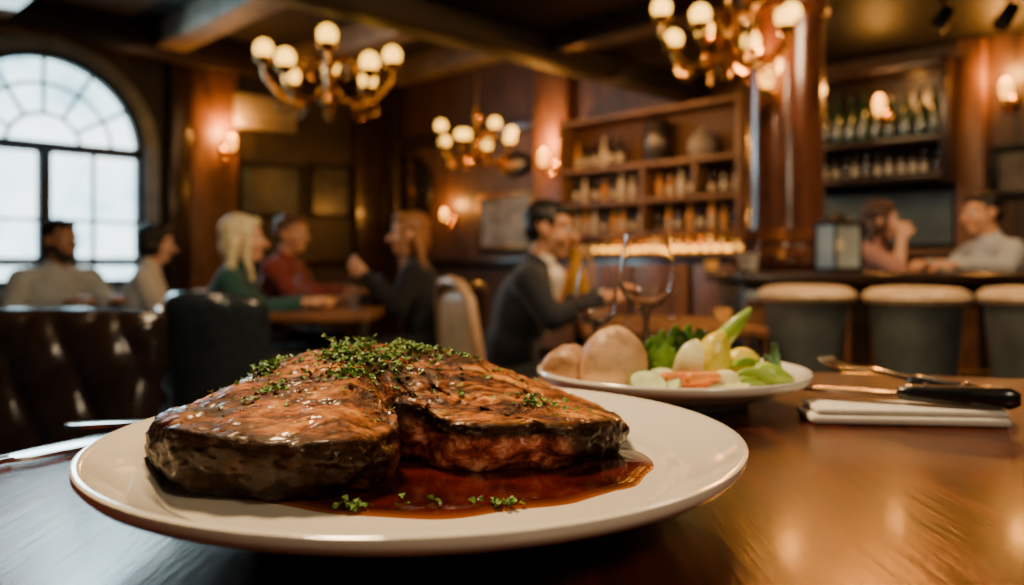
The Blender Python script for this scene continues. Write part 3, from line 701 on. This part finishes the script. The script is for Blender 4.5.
# ------------------------------------------------------------------ foreground table
TZ = .875; TX, TY, TR = .27, .25, .67
r = root('dining_table', (TX,TY,0), label='round dark polished wooden table carrying the steak dinner', cat='table')
MB().lathe([(0,TZ),(TR-.012,TZ),(TR-.004,TZ-.003),(TR,TZ-.010),(TR,TZ-.032),(TR-.01,TZ-.04),(0,TZ-.04)], M_table, 128).build('tabletop', r, sharp=50)
MB().lathe([(0,.03),(.07,.03),(.06,.12),(.045,.4),(.06,.76),(.2,.835),(0,.835)], M_dark, 28).build('pedestal', r)
MB().lathe([(0,0),(.30,0),(.30,.02),(.08,.05),(0,.05)], M_iron, 36).build('base', r)
def plate(X, Y, Rr, label, h=.0305):
    k = Rr; a = h-.0105
    r = MB().lathe([(0,.004),(k*.5,.004),(k*.52,0),(k*.56,0),(k*.58,.005),(k*.72,.008),(k*.80,.0150),(k*.985,h-.0050),(k*1.002,h-.0012),(k*1.001,h+.0018),(k*.988,h+.0028),(k*.970,h+.0010),
        (k*.93,h-.0034),(k*.88,.0105+a*.62),(k*.835,.0105+a*.52),(k*.812,.0105+a*.44),(k*.790,.0105+a*.24),(k*.772,.0105+a*.08),(k*.74,.0112),(k*.5,.0110),(0,.0110)], M_plate, 128).build('plate', M=T(X,Y,TZ), sharp=60)
    return tag(r, label, 'plate')
PCX, PCY = -.048, .438
plate(PCX, PCY, .17, 'large round cream ceramic plate under the glazed steak')
P2X, P2Y = .145, .73
plate(P2X, P2Y, .122, 'cream ceramic side plate holding potatoes and vegetables', h=.026)

# sauce
m, nt, b = nmat('red_wine_jus'); M_sauce = m
v = coords(nt); f = nz(nt, v, 34, 4, .55, .4)
deep = ramp(nt, f, [(.3, (.012,.0012,.0008)), (.7, (.095,.0065,.002))])
at_ = nt.nodes.new('ShaderNodeAttribute'); at_.attribute_name = 'edge'
c = mixc(nt, at_.outputs['Fac'], deep, (.42,.12,.014))
nt.links.new(c, b.inputs['Base Color'])
b.inputs['Roughness'].default_value = .1; b.inputs['Coat Weight'].default_value = .4; b.inputs['Coat Roughness'].default_value = .05
bump(nt, b, f, .45, .0012)
vs=[]; fs=[]; edge=[]; N=140; K=20; base=.8862
for j in range(K+1):
    q = 1-j/K
    for i in range(N):
        a = 2*math.pi*i/N
        rr = 1+.05*noise.noise(Vector((math.cos(a)*2.2, math.sin(a)*2.2, 3)))+.035*math.sin(3*a+1)+.02*math.sin(7*a)+.012*math.sin(13*a+2)
        x = -.038+.117*rr*q*math.cos(a); y = .449+.093*rr*q*math.sin(a)
        z = base+.0016*min(1, (1-q)*6)**.5 - (.0008 if j == 0 else 0)
        vs.append((x, y, z)); edge.append(max(0, (q-.93)/.07)**1.2)
for j in range(K):
    for i in range(N):
        k2 = (i+1) % N; fs.append((j*N+i, j*N+k2, (j+1)*N+k2, (j+1)*N+i))
sauce = MB().add(vs, fs, M_sauce).build('meat_sauce', sharp=80); tag(sauce, 'glossy dark red meat jus pooled on the cream plate', 'sauce')
at = sauce.data.attributes.new('edge','FLOAT','POINT'); at.data.foreach_set('value', edge)

# steak
O = [(-.188,.44),(-.182,.408),(-.157,.384),(-.117,.372),(-.084,.376),(-.066,.395),(-.060,.420),(-.068,.448),(-.052,.447),(-.036,.432),(-.012,.426),(.012,.432),(.024,.429),(.044,.442),(.060,.464),(.065,.488),
     (.056,.520),(.028,.545),(-.010,.560),(-.055,.568),(-.100,.568),(-.136,.550),(-.166,.520),(-.182,.483)]
def cr(P, n):
    out=[]; L=len(P)
    for i in range(L):
        p0,p1,p2,p3 = [Vector(P[(i+k-1)%L]) for k in range(4)]
        for j in range(n):
            t=j/n; out.append(.5*((2*p1)+(p2-p0)*t+(2*p0-5*p1+4*p2-p3)*t*t+(3*p1-p0-3*p2+p3)*t**3))
    return out
OP = cr(O, 24); N = len(OP); cen = Vector((-.085,.488))
CX = [(-.20,.916),(-.18,.922),(-.155,.935),(-.13,.943),(-.10,.9465),(-.07,.9470),(-.045,.943),(-.02,.936),(.01,.924),(.035,.916),(.06,.908),(.08,.903)]
def crest(x):
    if x <= CX[0][0]: return CX[0][1]
    for (x0,z0),(x1,z1) in zip(CX[:-1],CX[1:]):
        if x <= x1: return z0+(z1-z0)*(x-x0)/(x1-x0)
    return CX[-1][1]
def crease_d(x, y):
    best = 9; tb = 0
    P = [(-.066,.440),(-.078,.462),(-.088,.492),(-.084,.525)]
    for i in range(3):
        ax,ay=P[i]; bx,by=P[i+1]
        tt = max(0, min(1, ((x-ax)*(bx-ax)+(y-ay)*(by-ay))/((bx-ax)**2+(by-ay)**2)))
        d = math.hypot(x-ax-tt*(bx-ax), y-ay-tt*(by-ay))
        if d < best: best = d; tb = (i+tt)/3
    return best, tb
def Hh(x, y):
    left = 1/(1+math.exp((x+.075)/.007))
    zf = .9145*(1-left)+.9195*left
    yf = .425*(1-left)+.372*left
    t = max(0, min(1, (y-yf)/(.515-yf)))
    t = .6*t+.4*t*t*(3-2*t)
    z = zf+(crest(x)-zf)*t
    if y > .515: z -= .10*(y-.515)
    z += .0030*noise.noise(Vector((x*24,y*24,2.3)))+.0014*noise.noise(Vector((x*55,y*55,4.3)))
    d, tt = crease_d(x, y)
    z -= .010*math.exp(-(d/.0045)**2)*(1-tt*.85)
    return z
zb0 = .8872; vs=[]; fs=[]; side=[]; pink=[]; rim=[]
NS=34; NT=120
for j in range(NS):
    t=j/(NS-1)
    for i_,p in enumerate(OP):
        d=(p-cen).normalized(); he=Hh(p.x,p.y)-.0030
        z=zb0+t*(he-zb0)
        wob=.5+.5*noise.noise(Vector((p.x*45,p.y*45,7)))
        off=(.002+.005*wob)*math.sin(math.pi*min(1,t*.95+.02))**.8-.008*(1-t)**2.2
        q=p+d*off; vs.append((q.x,q.y,z)); side.append(1.0 if t<.90 else .85); rim.append(max(0,(t-.72)/.28))
        pk = max(0, min(1, (p.x+.064)/.010))*max(0, min(1, (.036-p.x)/.025))*(1 if p.y<.47 else 0)
        pink.append(pk*(1-max(0,(t-.68)/.20) if t<.88 else 0)*min(1,t*4+.15))
for j in range(1,NT+1):
    q=1-j/NT*.995
    for p in OP:
        w_=cen+(p-cen)*q; z=Hh(w_.x,w_.y)-.0030*q**36
        rn=.5+.5*noise.noise(Vector((w_.x*60,w_.y*60,1)))
        vs.append((w_.x,w_.y,z)); side.append(.85*q**60); pink.append(0); rim.append(min(1,q**(16+30*rn)*1.1))
pink=[max(0,min(1,x)) for x in pink]
RW=NS+NT
for j in range(RW-1):
    for i in range(N):
        k2=(i+1)%N; fs.append((j*N+i,j*N+k2,(j+1)*N+k2,(j+1)*N+i))
fs.append(tuple(reversed(range(N)))); fs.append(tuple((RW-1)*N+i for i in range(N)))
me=bpy.data.meshes.new('steak'); me.from_pydata(vs,[],fs); me.update()
nor=[v.normal.copy() for v in me.vertices]
crk=[]
for i,v in enumerate(me.vertices):
    p=v.co; sd=side[i]
    wx=noise.noise(Vector((p.x*35,p.y*35,11)))*.010; wy=noise.noise(Vector((p.x*35,p.y*35,31)))*.010
    fx=p.x*.90+p.y*.44+wx; fy=-p.x*.44+p.y*.90+wy
    l1=noise.fractal(Vector((fx*50,fy*80,p.z*24)),1.0,2.0,3)
    l2=noise.fractal(Vector((p.x*140,p.y*140,p.z*140)),.8,2,4)
    n4=noise.noise(Vector((fx*24+9,fy*85,5))); rid2=max(0,1-abs(n4)*8)
    n5=noise.noise(Vector((fx*60+3,fy*190,8))); rid3=max(0,1-abs(n5)*5)
    sn=noise.fractal(Vector((p.x*48,p.y*48,p.z*75)),1,2,4); srid=1-abs(noise.noise(Vector((p.x*60,p.y*60,p.z*110))))*2.2
    d=(.0008*l1+.0008*l2-.0006*rid2-.0003*rid3)*(1-sd)+sd*(.0030*sn+.0010*srid+.0009*l2)
    crk.append(min(1,rid2*.75+rid3*.40)*(1-sd))
    if p.z<zb0+.002: d*=.2
    v.co=p+nor[i]*d
    if v.co.z<.8866: v.co.z=.8866
for nm,arr in (('side',side),('pink',pink),('crack',crk),('rim',rim)):
    at=me.attributes.new(nm,'FLOAT','POINT'); at.data.foreach_set('value',arr)
me.shade_smooth()
m,nt,b=nmat('seared_glazed_beef'); me.materials.append(m)
def attr(n_):
    a=nt.nodes.new('ShaderNodeAttribute'); a.attribute_name=n_; return a.outputs['Fac']
vf=coords(nt,(1,2.4,2.4),(0,0,R(-26))); v0=coords(nt)
f1=nz(nt,vf,34,8,.66,.6); f2=nz(nt,v0,26,6,.62,.5); f3=nz(nt,v0,200,5,.65); f5=nz(nt,v0,48,5,.6)
top=ramp(nt,f1,[(.36,(.016,.004,.0015)),(.45,(.15,.034,.006)),(.54,(.48,.14,.016)),(.66,(.88,.40,.07))])  # seared crust tones; the brightest stops also paint in caramel highlights
ch=ramp(nt,f2,[(.39,(.05,.020,.012)),(.51,(1,1,1))])
top=mixc(nt,.90,top,ch,'MULTIPLY')
top=mixc(nt,attr('crack'),top,(.012,.004,.002))
rimf=nt.nodes.new('ShaderNodeMath'); rimf.operation='MULTIPLY'; nt.links.new(attr('rim'),rimf.inputs[0]); rimf.inputs[1].default_value=.93
vs_=coords(nt,(1,1,1.6)); f4=nz(nt,vs_,62,8,.68,.7)
sidec=ramp(nt,f4,[(.44,(.0025,.0015,.001)),(.58,(.010,.0035,.002)),(.70,(.06,.013,.005)),(.82,(.26,.08,.03))])
pk=ramp(nt,f4,[(.34,(.03,.005,.003)),(.50,(.26,.048,.026)),(.64,(.76,.32,.20))])
sidec=mixc(nt,attr('pink'),sidec,pk)
c=mixc(nt,attr('side'),top,sidec)
c=mixc(nt,rimf.outputs[0],c,(.006,.0025,.0015))
nt.links.new(c,b.inputs['Base Color'])
rr=ramp(nt,f5,[(.38,(.24,.24,.24)),(.58,(.60,.60,.60))]); nt.links.new(rr,b.inputs['Roughness'])
cw_=ramp(nt,f5,[(.36,(.45,.45,.45)),(.54,(.02,.02,.02))]); nt.links.new(cw_,b.inputs['Coat Weight'])
b.inputs['Coat Roughness'].default_value=.10; b.inputs['Coat Tint'].default_value=(1,.8,.6,1)
b.inputs['Specular Tint'].default_value=(1,.60,.30,1); b.inputs['Specular IOR Level'].default_value=.22
ad=nt.nodes.new('ShaderNodeMath'); ad.operation='MULTIPLY_ADD'; nt.links.new(f3,ad.inputs[0]); ad.inputs[1].default_value=.5; nt.links.new(f1,ad.inputs[2])
bump(nt,b,ad.outputs[0],.8,.0022)
steak=bpy.data.objects.new('steak',me); COL.objects.link(steak)
tag(steak,'thick two-lobed charred steak glazed and sprinkled with herbs','steak')
bvh=BVHTree.FromPolygons([v.co for v in me.vertices],[list(p.vertices) for p in me.polygons])

# herbs
M_h1=simple('parsley_green',(.13,.28,.035),.5,nscale=200,var=.4,bstr=0); M_h2=simple('parsley_dark_green',(.05,.13,.02),.5,bstr=0); M_h3=simple('thyme_light_green',(.30,.46,.09),.5,bstr=0)
mb=MB()
def leafbit(x,y,z,s_,mt):
    Mx=T(x,y,z)@Matrix.Rotation(random.uniform(0,6.28),4,'Z')@Matrix.Rotation(random.uniform(-.7,.7),4,'X')@Matrix.Rotation(random.uniform(-.7,.7),4,'Y')
    v_=[(0,0,0),(s_*.5,s_*.35,s_*.2),(s_,0,-.1*s_),(s_*.5,-s_*.35,s_*.2),(s_*.75,s_*.5,.1*s_),(s_*.75,-s_*.5,.1*s_)]
    mb.add(v_,[(0,1,2),(0,2,3),(1,4,2),(3,2,5)],mt,Mx)
def top_z(x,y):
    h=bvh.ray_cast(Vector((x,y,1.1)),Vector((0,0,-1))); return h[0].z if h[0] else None
for cnt in range(1050):
    u_=random.random()
    if u_<.50:
        kx,ky,sx_=random.choice(((-.080,.508,.013),(-.098,.485,.011),(-.108,.500,.010),(-.066,.518,.011),(-.094,.458,.007),(-.078,.486,.011)))
        x=random.gauss(kx,sx_); y=random.gauss(ky,sx_*.8); pile=.0035*math.exp(-((x+.088)/.018)**2-((y-.503)/.016)**2)+.001
    elif u_<.66: x=random.gauss(-.085,.040); y=random.gauss(.490,.03); pile=0
    elif u_<.74: x=random.gauss(-.150,.006); y=random.gauss(.492,.008); pile=.003
    elif u_<.78: x=random.gauss(-.132,.005); y=random.gauss(.440,.007); pile=.001
    elif u_<.82: x=random.gauss(.012,.006); y=random.gauss(.462,.006); pile=.001
    elif u_<.86: x=random.gauss(-.035,.008); y=random.gauss(.53,.008); pile=.001
    else: x=random.uniform(-.17,.05); y=random.uniform(.39,.55); pile=0
    z=top_z(x,y)
    if z is None or z<.9: continue
    leafbit(x,y,z+.0004+random.random()*pile,random.uniform(.0020,.0050),random.choice([M_h1,M_h1,M_h2,M_h3]))
for i in range(16):
    x=random.gauss(-.086,.018); y=random.gauss(.502,.014); z=top_z(x,y)
    if z is None: continue
    an=random.uniform(0,6.28); L=random.uniform(.007,.014); p0=Vector((x,y,z+.002))
    pts=[p0+Vector((math.cos(an)*L*q,math.sin(an)*L*q,.006*q-.003*q*q)) for q in (0,.33,.66,1)]
    mb.tube(pts,.0005,M_h3,5)
    for q in range(6):
        p=pts[0].lerp(pts[3],q/5); leafbit(p.x,p.y,p.z+.001,.0034,random.choice([M_h1,M_h3]))
for (cx,cy,nn,sp_) in ((-.074,.364,24,.0042),(-.004,.370,34,.0042),(-.040,.368,8,.010)):
    for i in range(nn):
        leafbit(random.gauss(cx,sp_),random.gauss(cy,sp_*.6),.8888+random.random()*.0015,random.uniform(.002,.0042),random.choice([M_h1,M_h3,M_h2]))
o=mb.build('chopped_herbs',flat=True); tag(o,'chopped green parsley and thyme sprinkled over steak and sauce','herbs',kind='stuff')

# side dish
def spotty(name,c,dk,rough=.5,s=40):
    m,nt,b=nmat(name); v=coords(nt); f=nz(nt,v,s,6,.65,.3); f2_=nz(nt,v,s*.35,3,.5)
    a_=ramp(nt,f,[(.36,dk),(.52,c),(.75,tuple(min(1,x*1.2) for x in c))]); b2=ramp(nt,f2_,[(.35,(.55,.45,.38)),(.6,(1,1,1))])
    nt.links.new(mixc(nt,.8,a_,b2,'MULTIPLY'),b.inputs['Base Color']); b.inputs['Roughness'].default_value=rough; bump(nt,b,f,.35,.001); return m
M_pot=spotty('roasted_potato_skin',(.56,.30,.13),(.26,.11,.045),s=22); M_pot2=spotty('pale_roasted_potato_skin',(.70,.44,.23),(.38,.19,.08),s=18)
M_yel=simple('yellow_squash_skin',(.85,.66,.05),.35,nscale=30,bstr=.1,coat=.2); M_lemon=simple('lemon_flesh',(.88,.84,.42),.35,nscale=60,bstr=.3)
M_pep=simple('green_pepper_skin',(.26,.42,.05),.3,coat=.3,nscale=20,bstr=.1); M_let=simple('lettuce_green',(.13,.28,.04),.45,nscale=50,var=.5,bstr=.4,bdist=.001); M_letd=simple('spinach_green',(.03,.085,.025),.45,nscale=50,var=.4)
M_car=simple('carrot_orange',(.90,.27,.03),.4,nscale=60,bstr=.2); M_cuc=simple('cucumber_flesh',(.66,.74,.38),.4,nscale=80)
pz=TZ+.0115
def lumpy(name,c,r_,mat,label,cat,rot=None,amp=.06,group=None,seg=40,pear=0,fr=1.3):
    mb=MB().ell((0,0,0),(1,1,1),mat,seg=seg,rings=26)
    for i,v in enumerate(mb.v):
        n_=noise.fractal(v*fr+Vector(c)*37,1,2,3); v=v*(1+amp*n_)
        if pear: v=Vector((v.x*(1-pear*v.z),v.y*(1-pear*v.z),v.z))
        mb.v[i]=Vector((v.x*r_[0],v.y*r_[1],v.z*r_[2]))
    o=mb.build(name,M=T(*c)@(rot if rot else Matrix.Identity(4)),sharp=80); return tag(o,label,cat,group)
lumpy('potato',(PX(569,.71),.71,pz+.020),(.021,.025,.0205),M_pot,'small roasted brown potato at the plate edge','potato',RZ(.5)@Matrix.Rotation(.3,4,'Y'),amp=.14,fr=.9)
lumpy('potato',(PX(612,.69),.69,pz+.0285),(.030,.027,.0300),M_pot2,'large pale roasted potato beside a small one','potato',RZ(.3)@Matrix.Rotation(-.15,4,'Y'),pear=.28,amp=.13,fr=.9)
lumpy('yellow_squash',(PX(712,.72),.72,pz+.028),(.017,.017,.024),M_yel,'glossy yellow baby squash standing among greens','squash',Matrix.Rotation(.35,4,'Y'),pear=.25,amp=.1)
lumpy('yellow_squash',(PX(740,.74),.735,pz+.019),(.018,.016,.016),M_yel,'small yellow baby squash beside green pepper','squash',pear=.1,amp=.1)
lumpy('yellow_squash',(PX(722,.68),.672,pz+.013),(.013,.010,.010),M_lemon,'small pale squash piece near plate rim','squash',amp=.1)
lumpy('green_pepper',(PX(737,.75),.765,pz+.050),(.008,.008,.027),M_pep,'pale green chilli pepper leaning upwards','pepper',Matrix.Rotation(.75,4,'Y'),pear=.35)
lumpy('green_pepper',(PX(766,.73),.705,pz+.013),(.009,.009,.020),M_pep,'green chilli pepper lying at plate edge','pepper',Matrix.Rotation(1.9,4,'Y'),pear=.3)
for k_,(px,y,rz_) in enumerate(((746,.680,.3),(756,.690,-.1),(746,.705,.6))):
    L=.036; z_=pz+.008+k_*.007
    o=MB().tube([(-L/2,0,0),(-L/4,.002,.003),(0,.003,.004),(L/4,.002,.003),(L/2,0,0)],[.0015,.0036,.004,.0036,.0015],M_pep,10).build('green_bean',M=T(PX(px,y),y,z_)@RZ(rz_)); tag(o,'short green bean lying at the plate edge','green bean','green beans on side plate')
r=root('lemon_wedge',(PX(690,.70),.695,pz+.022),label='pale yellow lemon wedge propped among vegetables',cat='lemon'); r.matrix_world=r.matrix_world@RZ(-.4)@Matrix.Rotation(.2,4,'Y')
vs=[];fs=[]
n1_,n2_=16,8
for i in range(n1_+1):
    a=math.pi*i/n1_
    for j in range(n2_+1):
        b_=-.55+1.1*j/n2_; rad=.020*math.sin(a)
        vs.append((rad*math.sin(b_)*1.2,-rad*math.cos(b_),.025*math.cos(a)))
for i in range(n1_):
    for j in range(n2_):
        k=i*(n2_+1)+j; fs.append((k,k+1,k+n2_+2,k+n2_+1))
MB().add(vs,fs,M_lemon).build('flesh',r,sharp=80)
vs2=[]
for sg in (0,n2_): vs2.append([vs[i*(n2_+1)+sg] for i in range(n1_+1)])
vv=vs2[0]+vs2[1]; MB().add(vv,[tuple(range(n1_+1)),tuple(range(n1_+1,2*n1_+2))],M_yel).build('rind',r,flat=True)
def leaf(c,L,wd,rz,tilt,mat,label,curl=.5,name='lettuce_leaf'):
    vs=[];fs=[];nu,nv_=28,16; ph=random.uniform(0,6)
    for i in range(nu+1):
        u=i/nu
        for j in range(nv_+1):
            q=-1+2*j/nv_; w_=wd*math.sin(math.pi*min(1,u*.93+.05))**.7*(1+.16*math.sin(u*34+ph))
            z=curl*L*u*u+.22*wd*abs(q)+.30*wd*abs(q)**2*math.sin(u*26+ph+q*3)
            vs.append((q*w_,u*L*(1-.2*u),z))
    for i in range(nu):
        for j in range(nv_):
            k=i*(nv_+1)+j; fs.append((k,k+1,k+nv_+2,k+nv_+1))
    o=MB().add(vs,fs,mat).build(name,M=T(*c)@RZ(rz)@Matrix.Rotation(tilt,4,'X'),sharp=80)
    md=o.modifiers.new('thick','SOLIDIFY'); md.thickness=.0008
    return tag(o,label,'leaf vegetable','salad leaves on side plate')
for (px,y,z,L,wd,rz,ti,mt) in ((664,.73,.002,.050,.012,.5,.9,M_let),(676,.74,.002,.056,.012,-.2,1.1,M_let),(656,.72,.002,.042,.012,1.0,.6,M_letd),(700,.75,.004,.050,.012,-.5,1.0,M_letd),
        (670,.70,.002,.042,.012,.1,.7,M_let),(688,.76,.004,.052,.012,.2,1.0,M_let),(684,.735,.004,.050,.011,-.6,1.1,M_letd),(652,.735,.004,.044,.011,.2,1.1,M_let),(755,.73,.002,.042,.013,-1.3,.4,M_letd),(764,.71,.003,.026,.011,-1.6,.35,M_let),(655,.70,.002,.032,.012,1.3,.5,M_let),(664,.745,.004,.052,.010,.9,1.2,M_letd)):
    leaf((PX(px,y),y,pz+z),L,wd,rz,ti,mt,'ruffled green salad leaf tucked among vegetables' if mt==M_let else 'dark green salad leaf tucked among vegetables')
for (px,y,rx,rz) in ((648,.652,.55,.3),(662,.662,.7,-.2)):
    o=MB().lathe([(0,0),(.014,0),(.0155,.0015),(.0155,.0035),(.014,.005),(0,.005)],M_cuc,28).lathe([(.0153,.0005),(.0160,.0015),(.0160,.0035),(.0153,.0045)],M_pep,28).build('cucumber_slice',M=T(PX(px,y),y,pz+.012)@RZ(rz)@Matrix.Rotation(rx,4,'X'))
    tag(o,'round cucumber slice leaning by the potato','cucumber slice','cucumber slices on side plate')
for (px,y,rz,L,z,mt) in ((684,.664,.10,.034,.0060,M_car),(698,.670,-.15,.036,.0065,M_car),(688,.664,.05,.040,.0170,M_car),(730,.662,.1,.028,.0075,M_lemon),(704,.662,.2,.022,.0170,M_car)):
    o=MB().cap((-L/2,0,0),(L/2,0,.001),.0056,.0042,mt,12).build('carrot_stick',M=T(PX(px,y),y,pz+z)@RZ(rz))
    tag(o,'orange carrot stick at the front of the side plate' if mt==M_car else 'pale yellow carrot stick at the front of the side plate','carrot','carrot sticks on side plate')
wineglass(PX(645,.893), .886, TZ, .84, 'clear empty wine glass standing behind the side plate','wine glasses on the round table')
wineglass(.090, .862, TZ, .64, 'small clear wine glass standing behind the potatoes','wine glasses on the round table')

# cutlery
nx=PX(897,.635); ny=.632
o=MB().box((0,0,.0035),(.146,.050,.007),M_napkin,.003,seg=3).box((.002,.001,.0095),(.141,.046,.005),M_napkin,.0022,seg=3).build('napkin',M=T(nx,ny,TZ)@RZ(-.10)); tag(o,'folded white linen napkin under black-handled cutlery','napkin')
def flat_sweep(mb,path,mat,th=.0018):
    vs=[];fs=[]
    for (y,w_,z) in path:
        vs+=[(-w_,y,z),(0,y,z-th*.4),(w_,y,z),(w_,y,z+th),(0,y,z+th*.6),(-w_,y,z+th)]
    for i in range(len(path)-1):
        for k in range(6):
            j=(k+1)%6; fs.append((i*6+k,i*6+j,(i+1)*6+j,(i+1)*6+k))
    fs.append(tuple(range(6))); fs.append(tuple((len(path)-1)*6+k for k in range(6)))
    mb.add(vs,fs,mat)
def handle(r,L=.105,w_=.011,z=.0085):
    mb=MB(); n_=14; vs=[];fs=[];sg=12
    for i in range(n_+1):
        t=i/n_; wd=w_*(.62+.38*math.sin(math.pi*min(1,.15+.75*t)))*(1 if 0<i<n_ else .6); ht=.0085*(1 if 0<i<n_ else .6)*(.75+.25*t)
        for k in range(sg):
            a=2*math.pi*k/sg; ca,sa_=math.cos(a),math.sin(a)
            vs.append((wd*abs(ca)**.7*(1 if ca>0 else -1),-L*t,z+ht*abs(sa_)**.7*(1 if sa_>0 else -1)))
    for i in range(n_):
        for k in range(sg):
            j=(k+1)%sg; fs.append((i*sg+k,i*sg+j,(i+1)*sg+j,(i+1)*sg+k))
    fs.append(tuple(range(sg))); fs.append(tuple(n_*sg+k for k in range(sg)))
    mb.add(vs,fs,M_black).build('handle',r,label='black resin handle')
    for t in (.25,.55,.85): MB().lathe([(0,0),(.0022,0),(.002,.0006),(0,.0008)],M_silver,10,T(0,-L*t,z+.0078)).build('rivet',r)
def place_dir(tip,end):
    d=Vector((tip[0]-end[0],tip[1]-end[1])); return d.length,math.atan2(d.y,d.x)-math.pi/2
def fork(tip,end,z,label,tilt=0):
    L,an=place_dir(tip,end)
    HL=L*.5; d=(Vector(tip)-Vector(end)).normalized(); o_=Vector(end)+d*HL
    r=root('fork',(o_.x,o_.y,z),an,label=label,cat='fork'); r.matrix_world=r.matrix_world@Matrix.Rotation(tilt,4,'X')
    handle(r,HL)
    mb=MB(); q=L-HL
    flat_sweep(mb,[(-.004,.004,.008),(q*.2,.0036,.009),(q*.4,.0036,.010),(q*.52,.008,.009),(q*.6,.0125,.007),(q*.68,.0135,.006)],M_silver,.0026); mb.build('neck',r,sharp=60)
    for x in (-.0110,-.0037,.0037,.0110):
        mb=MB(); flat=[(q*.66,.0023,.006),(q*.8,.0021,.0065),(q*.92,.0018,.009),(q,.0010,.013)]
        vs=[];fs=[]
        for (y,w_,zz) in flat: vs+=[(x-w_,y,zz),(x+w_,y,zz),(x+w_,y,zz+.0022),(x-w_,y,zz+.0022)]
        for i in range(3):
            for k in range(4):
                j=(k+1)%4; fs.append((i*4+k,i*4+j,(i+1)*4+j,(i+1)*4+k))
        fs+= [(0,1,2,3),(12,13,14,15)]
        mb.add(vs,fs,M_silver).build('tine',r,sharp=60)
def knife(tip,end,z,label,hfrac=.52,black=True,tilt=0,w_=.009):
    L,an=place_dir(tip,end)
    HL=L*hfrac; d=(Vector(tip)-Vector(end)).normalized(); o_=Vector(end)+d*HL
    r=root('knife',(o_.x,o_.y,z),an,label=label,cat='knife'); r.matrix_world=r.matrix_world@Matrix.Rotation(tilt,4,'X')
    q=L-HL; zz=.006 if black else .0015
    if black: handle(r,HL)
    else:
        mb=MB(); flat_sweep(mb,[(0,.004,.0015),(-HL*.3,.0055,.0015),(-HL*.8,.0075,.0012),(-HL*.97,.006,.0012),(-HL,.003,.0014)],M_silver,.003); mb.build('handle',r,sharp=60)
    mb=MB(); flat_sweep(mb,[(-.004,.0045,zz),(q*.08,w_,zz),(q*.5,w_*1.05,zz),(q*.8,w_*.85,zz),(q*.94,w_*.45,zz),(q,.001,zz)],M_silver,.0024); mb.build('blade',r,sharp=60)
fork((.300,.770),(.402,.640),TZ+.0125,'steel fork with black riveted handle resting on napkin',tilt=.09)
knife((.236,.672),(.385,.606),TZ+.0125,'steel steak knife with black riveted handle on napkin')
knife((-.262,.578),(-.365,.41),TZ,'plain steel table knife lying beside the plate',black=False,w_=.011)
knife((-.190,.625),(-.335,.598),TZ,'plain steel butter knife lying behind the plate rim',black=False,w_=.008)

# ------------------------------------------------------------------ lights
def area(name,loc,tgt,size,power,col,sy=None):
    l=bpy.data.lights.new(name,'AREA'); l.energy=power; l.color=col; l.size=size
    if sy: l.shape='RECTANGLE'; l.size_y=sy
    o=bpy.data.objects.new(name,l); COL.objects.link(o); o.location=loc
    o.rotation_euler=(Vector(tgt)-Vector(loc)).to_track_quat('-Z','Y').to_euler(); return o
area('table_pendant_light',(-.40,1.05,2.25),(-.05,.45,.9),.24,46,(1,.68,.36))
area('added_table_glint_light',(1.22,3.0,2.20),(.15,.40,.88),.22,13,(1,.34,.05),.22)  # added unseen light for a golden reflection on the table, no real pendant
area('front_fill_light',(.9,-.7,2.2),(0,.5,.9),.5,13,(1,.76,.48))  # added warm fill from behind the camera, not a room lamp
area('window_daylight',W@Vector((4.2,.35,2.9)),(-2.0,4.5,.6),1.2,70,(.55,.85,1.0),1.0)
area('diner_fill_light',(-1.0,2.2,2.7),(-1.1,4.6,.9),.45,70,(1,.66,.36))  # added fill from the camera side to lift the diners' dark silhouettes
area('suit_table_light',(.9,2.4,2.45),(.3,3.4,1.0),.3,30,(1,.66,.34))
area('room_fill_light',(-1.2,4.4,3.2),(-1.0,4.8,.8),.5,36,(1,.60,.30))
area('bar_fill_light',(2.2,3.0,2.5),(2.3,4.6,.9),.5,34,(1,.66,.36))
area('shelf_wash_light',W@Vector((1.5,4.6,2.35)),W@Vector((0,4.6,1.5)),1.4,28,(1,.46,.13),.3)
area('shelf_led_light',W@Vector((.28,4.6,1.235)),W@Vector((.27,4.6,1.0)),1.6,12,(1,.42,.06),.05)
area('corner_wash_light',W@Vector((2.2,2.6,3.2)),W@Vector((.3,1.2,1.5)),1.2,13,(1,.56,.26))
area('wine_wash_light',W@Vector((1.5,6.7,2.4)),W@Vector((0,6.7,1.8)),.8,8,(1,.60,.28),.3)
w=bpy.data.worlds.new('world'); bpy.context.scene.world=w; w.use_nodes=True
w.node_tree.nodes['Background'].inputs[0].default_value=(.26,.46,.54,1); w.node_tree.nodes['Background'].inputs[1].default_value=.040

cd=bpy.data.cameras.new('camera'); cam=bpy.data.objects.new('camera',cd); COL.objects.link(cam)
cam.location=(0,0,CAMZ); cam.rotation_euler=(R(90),0,0); cd.sensor_width=36; cd.lens=F/1024*36; cd.shift_y=-30.5/1024
cd.clip_start=.02; cd.dof.use_dof=True; cd.dof.focus_distance=.42; cd.dof.aperture_fstop=5.4
bpy.context.scene.camera=cam
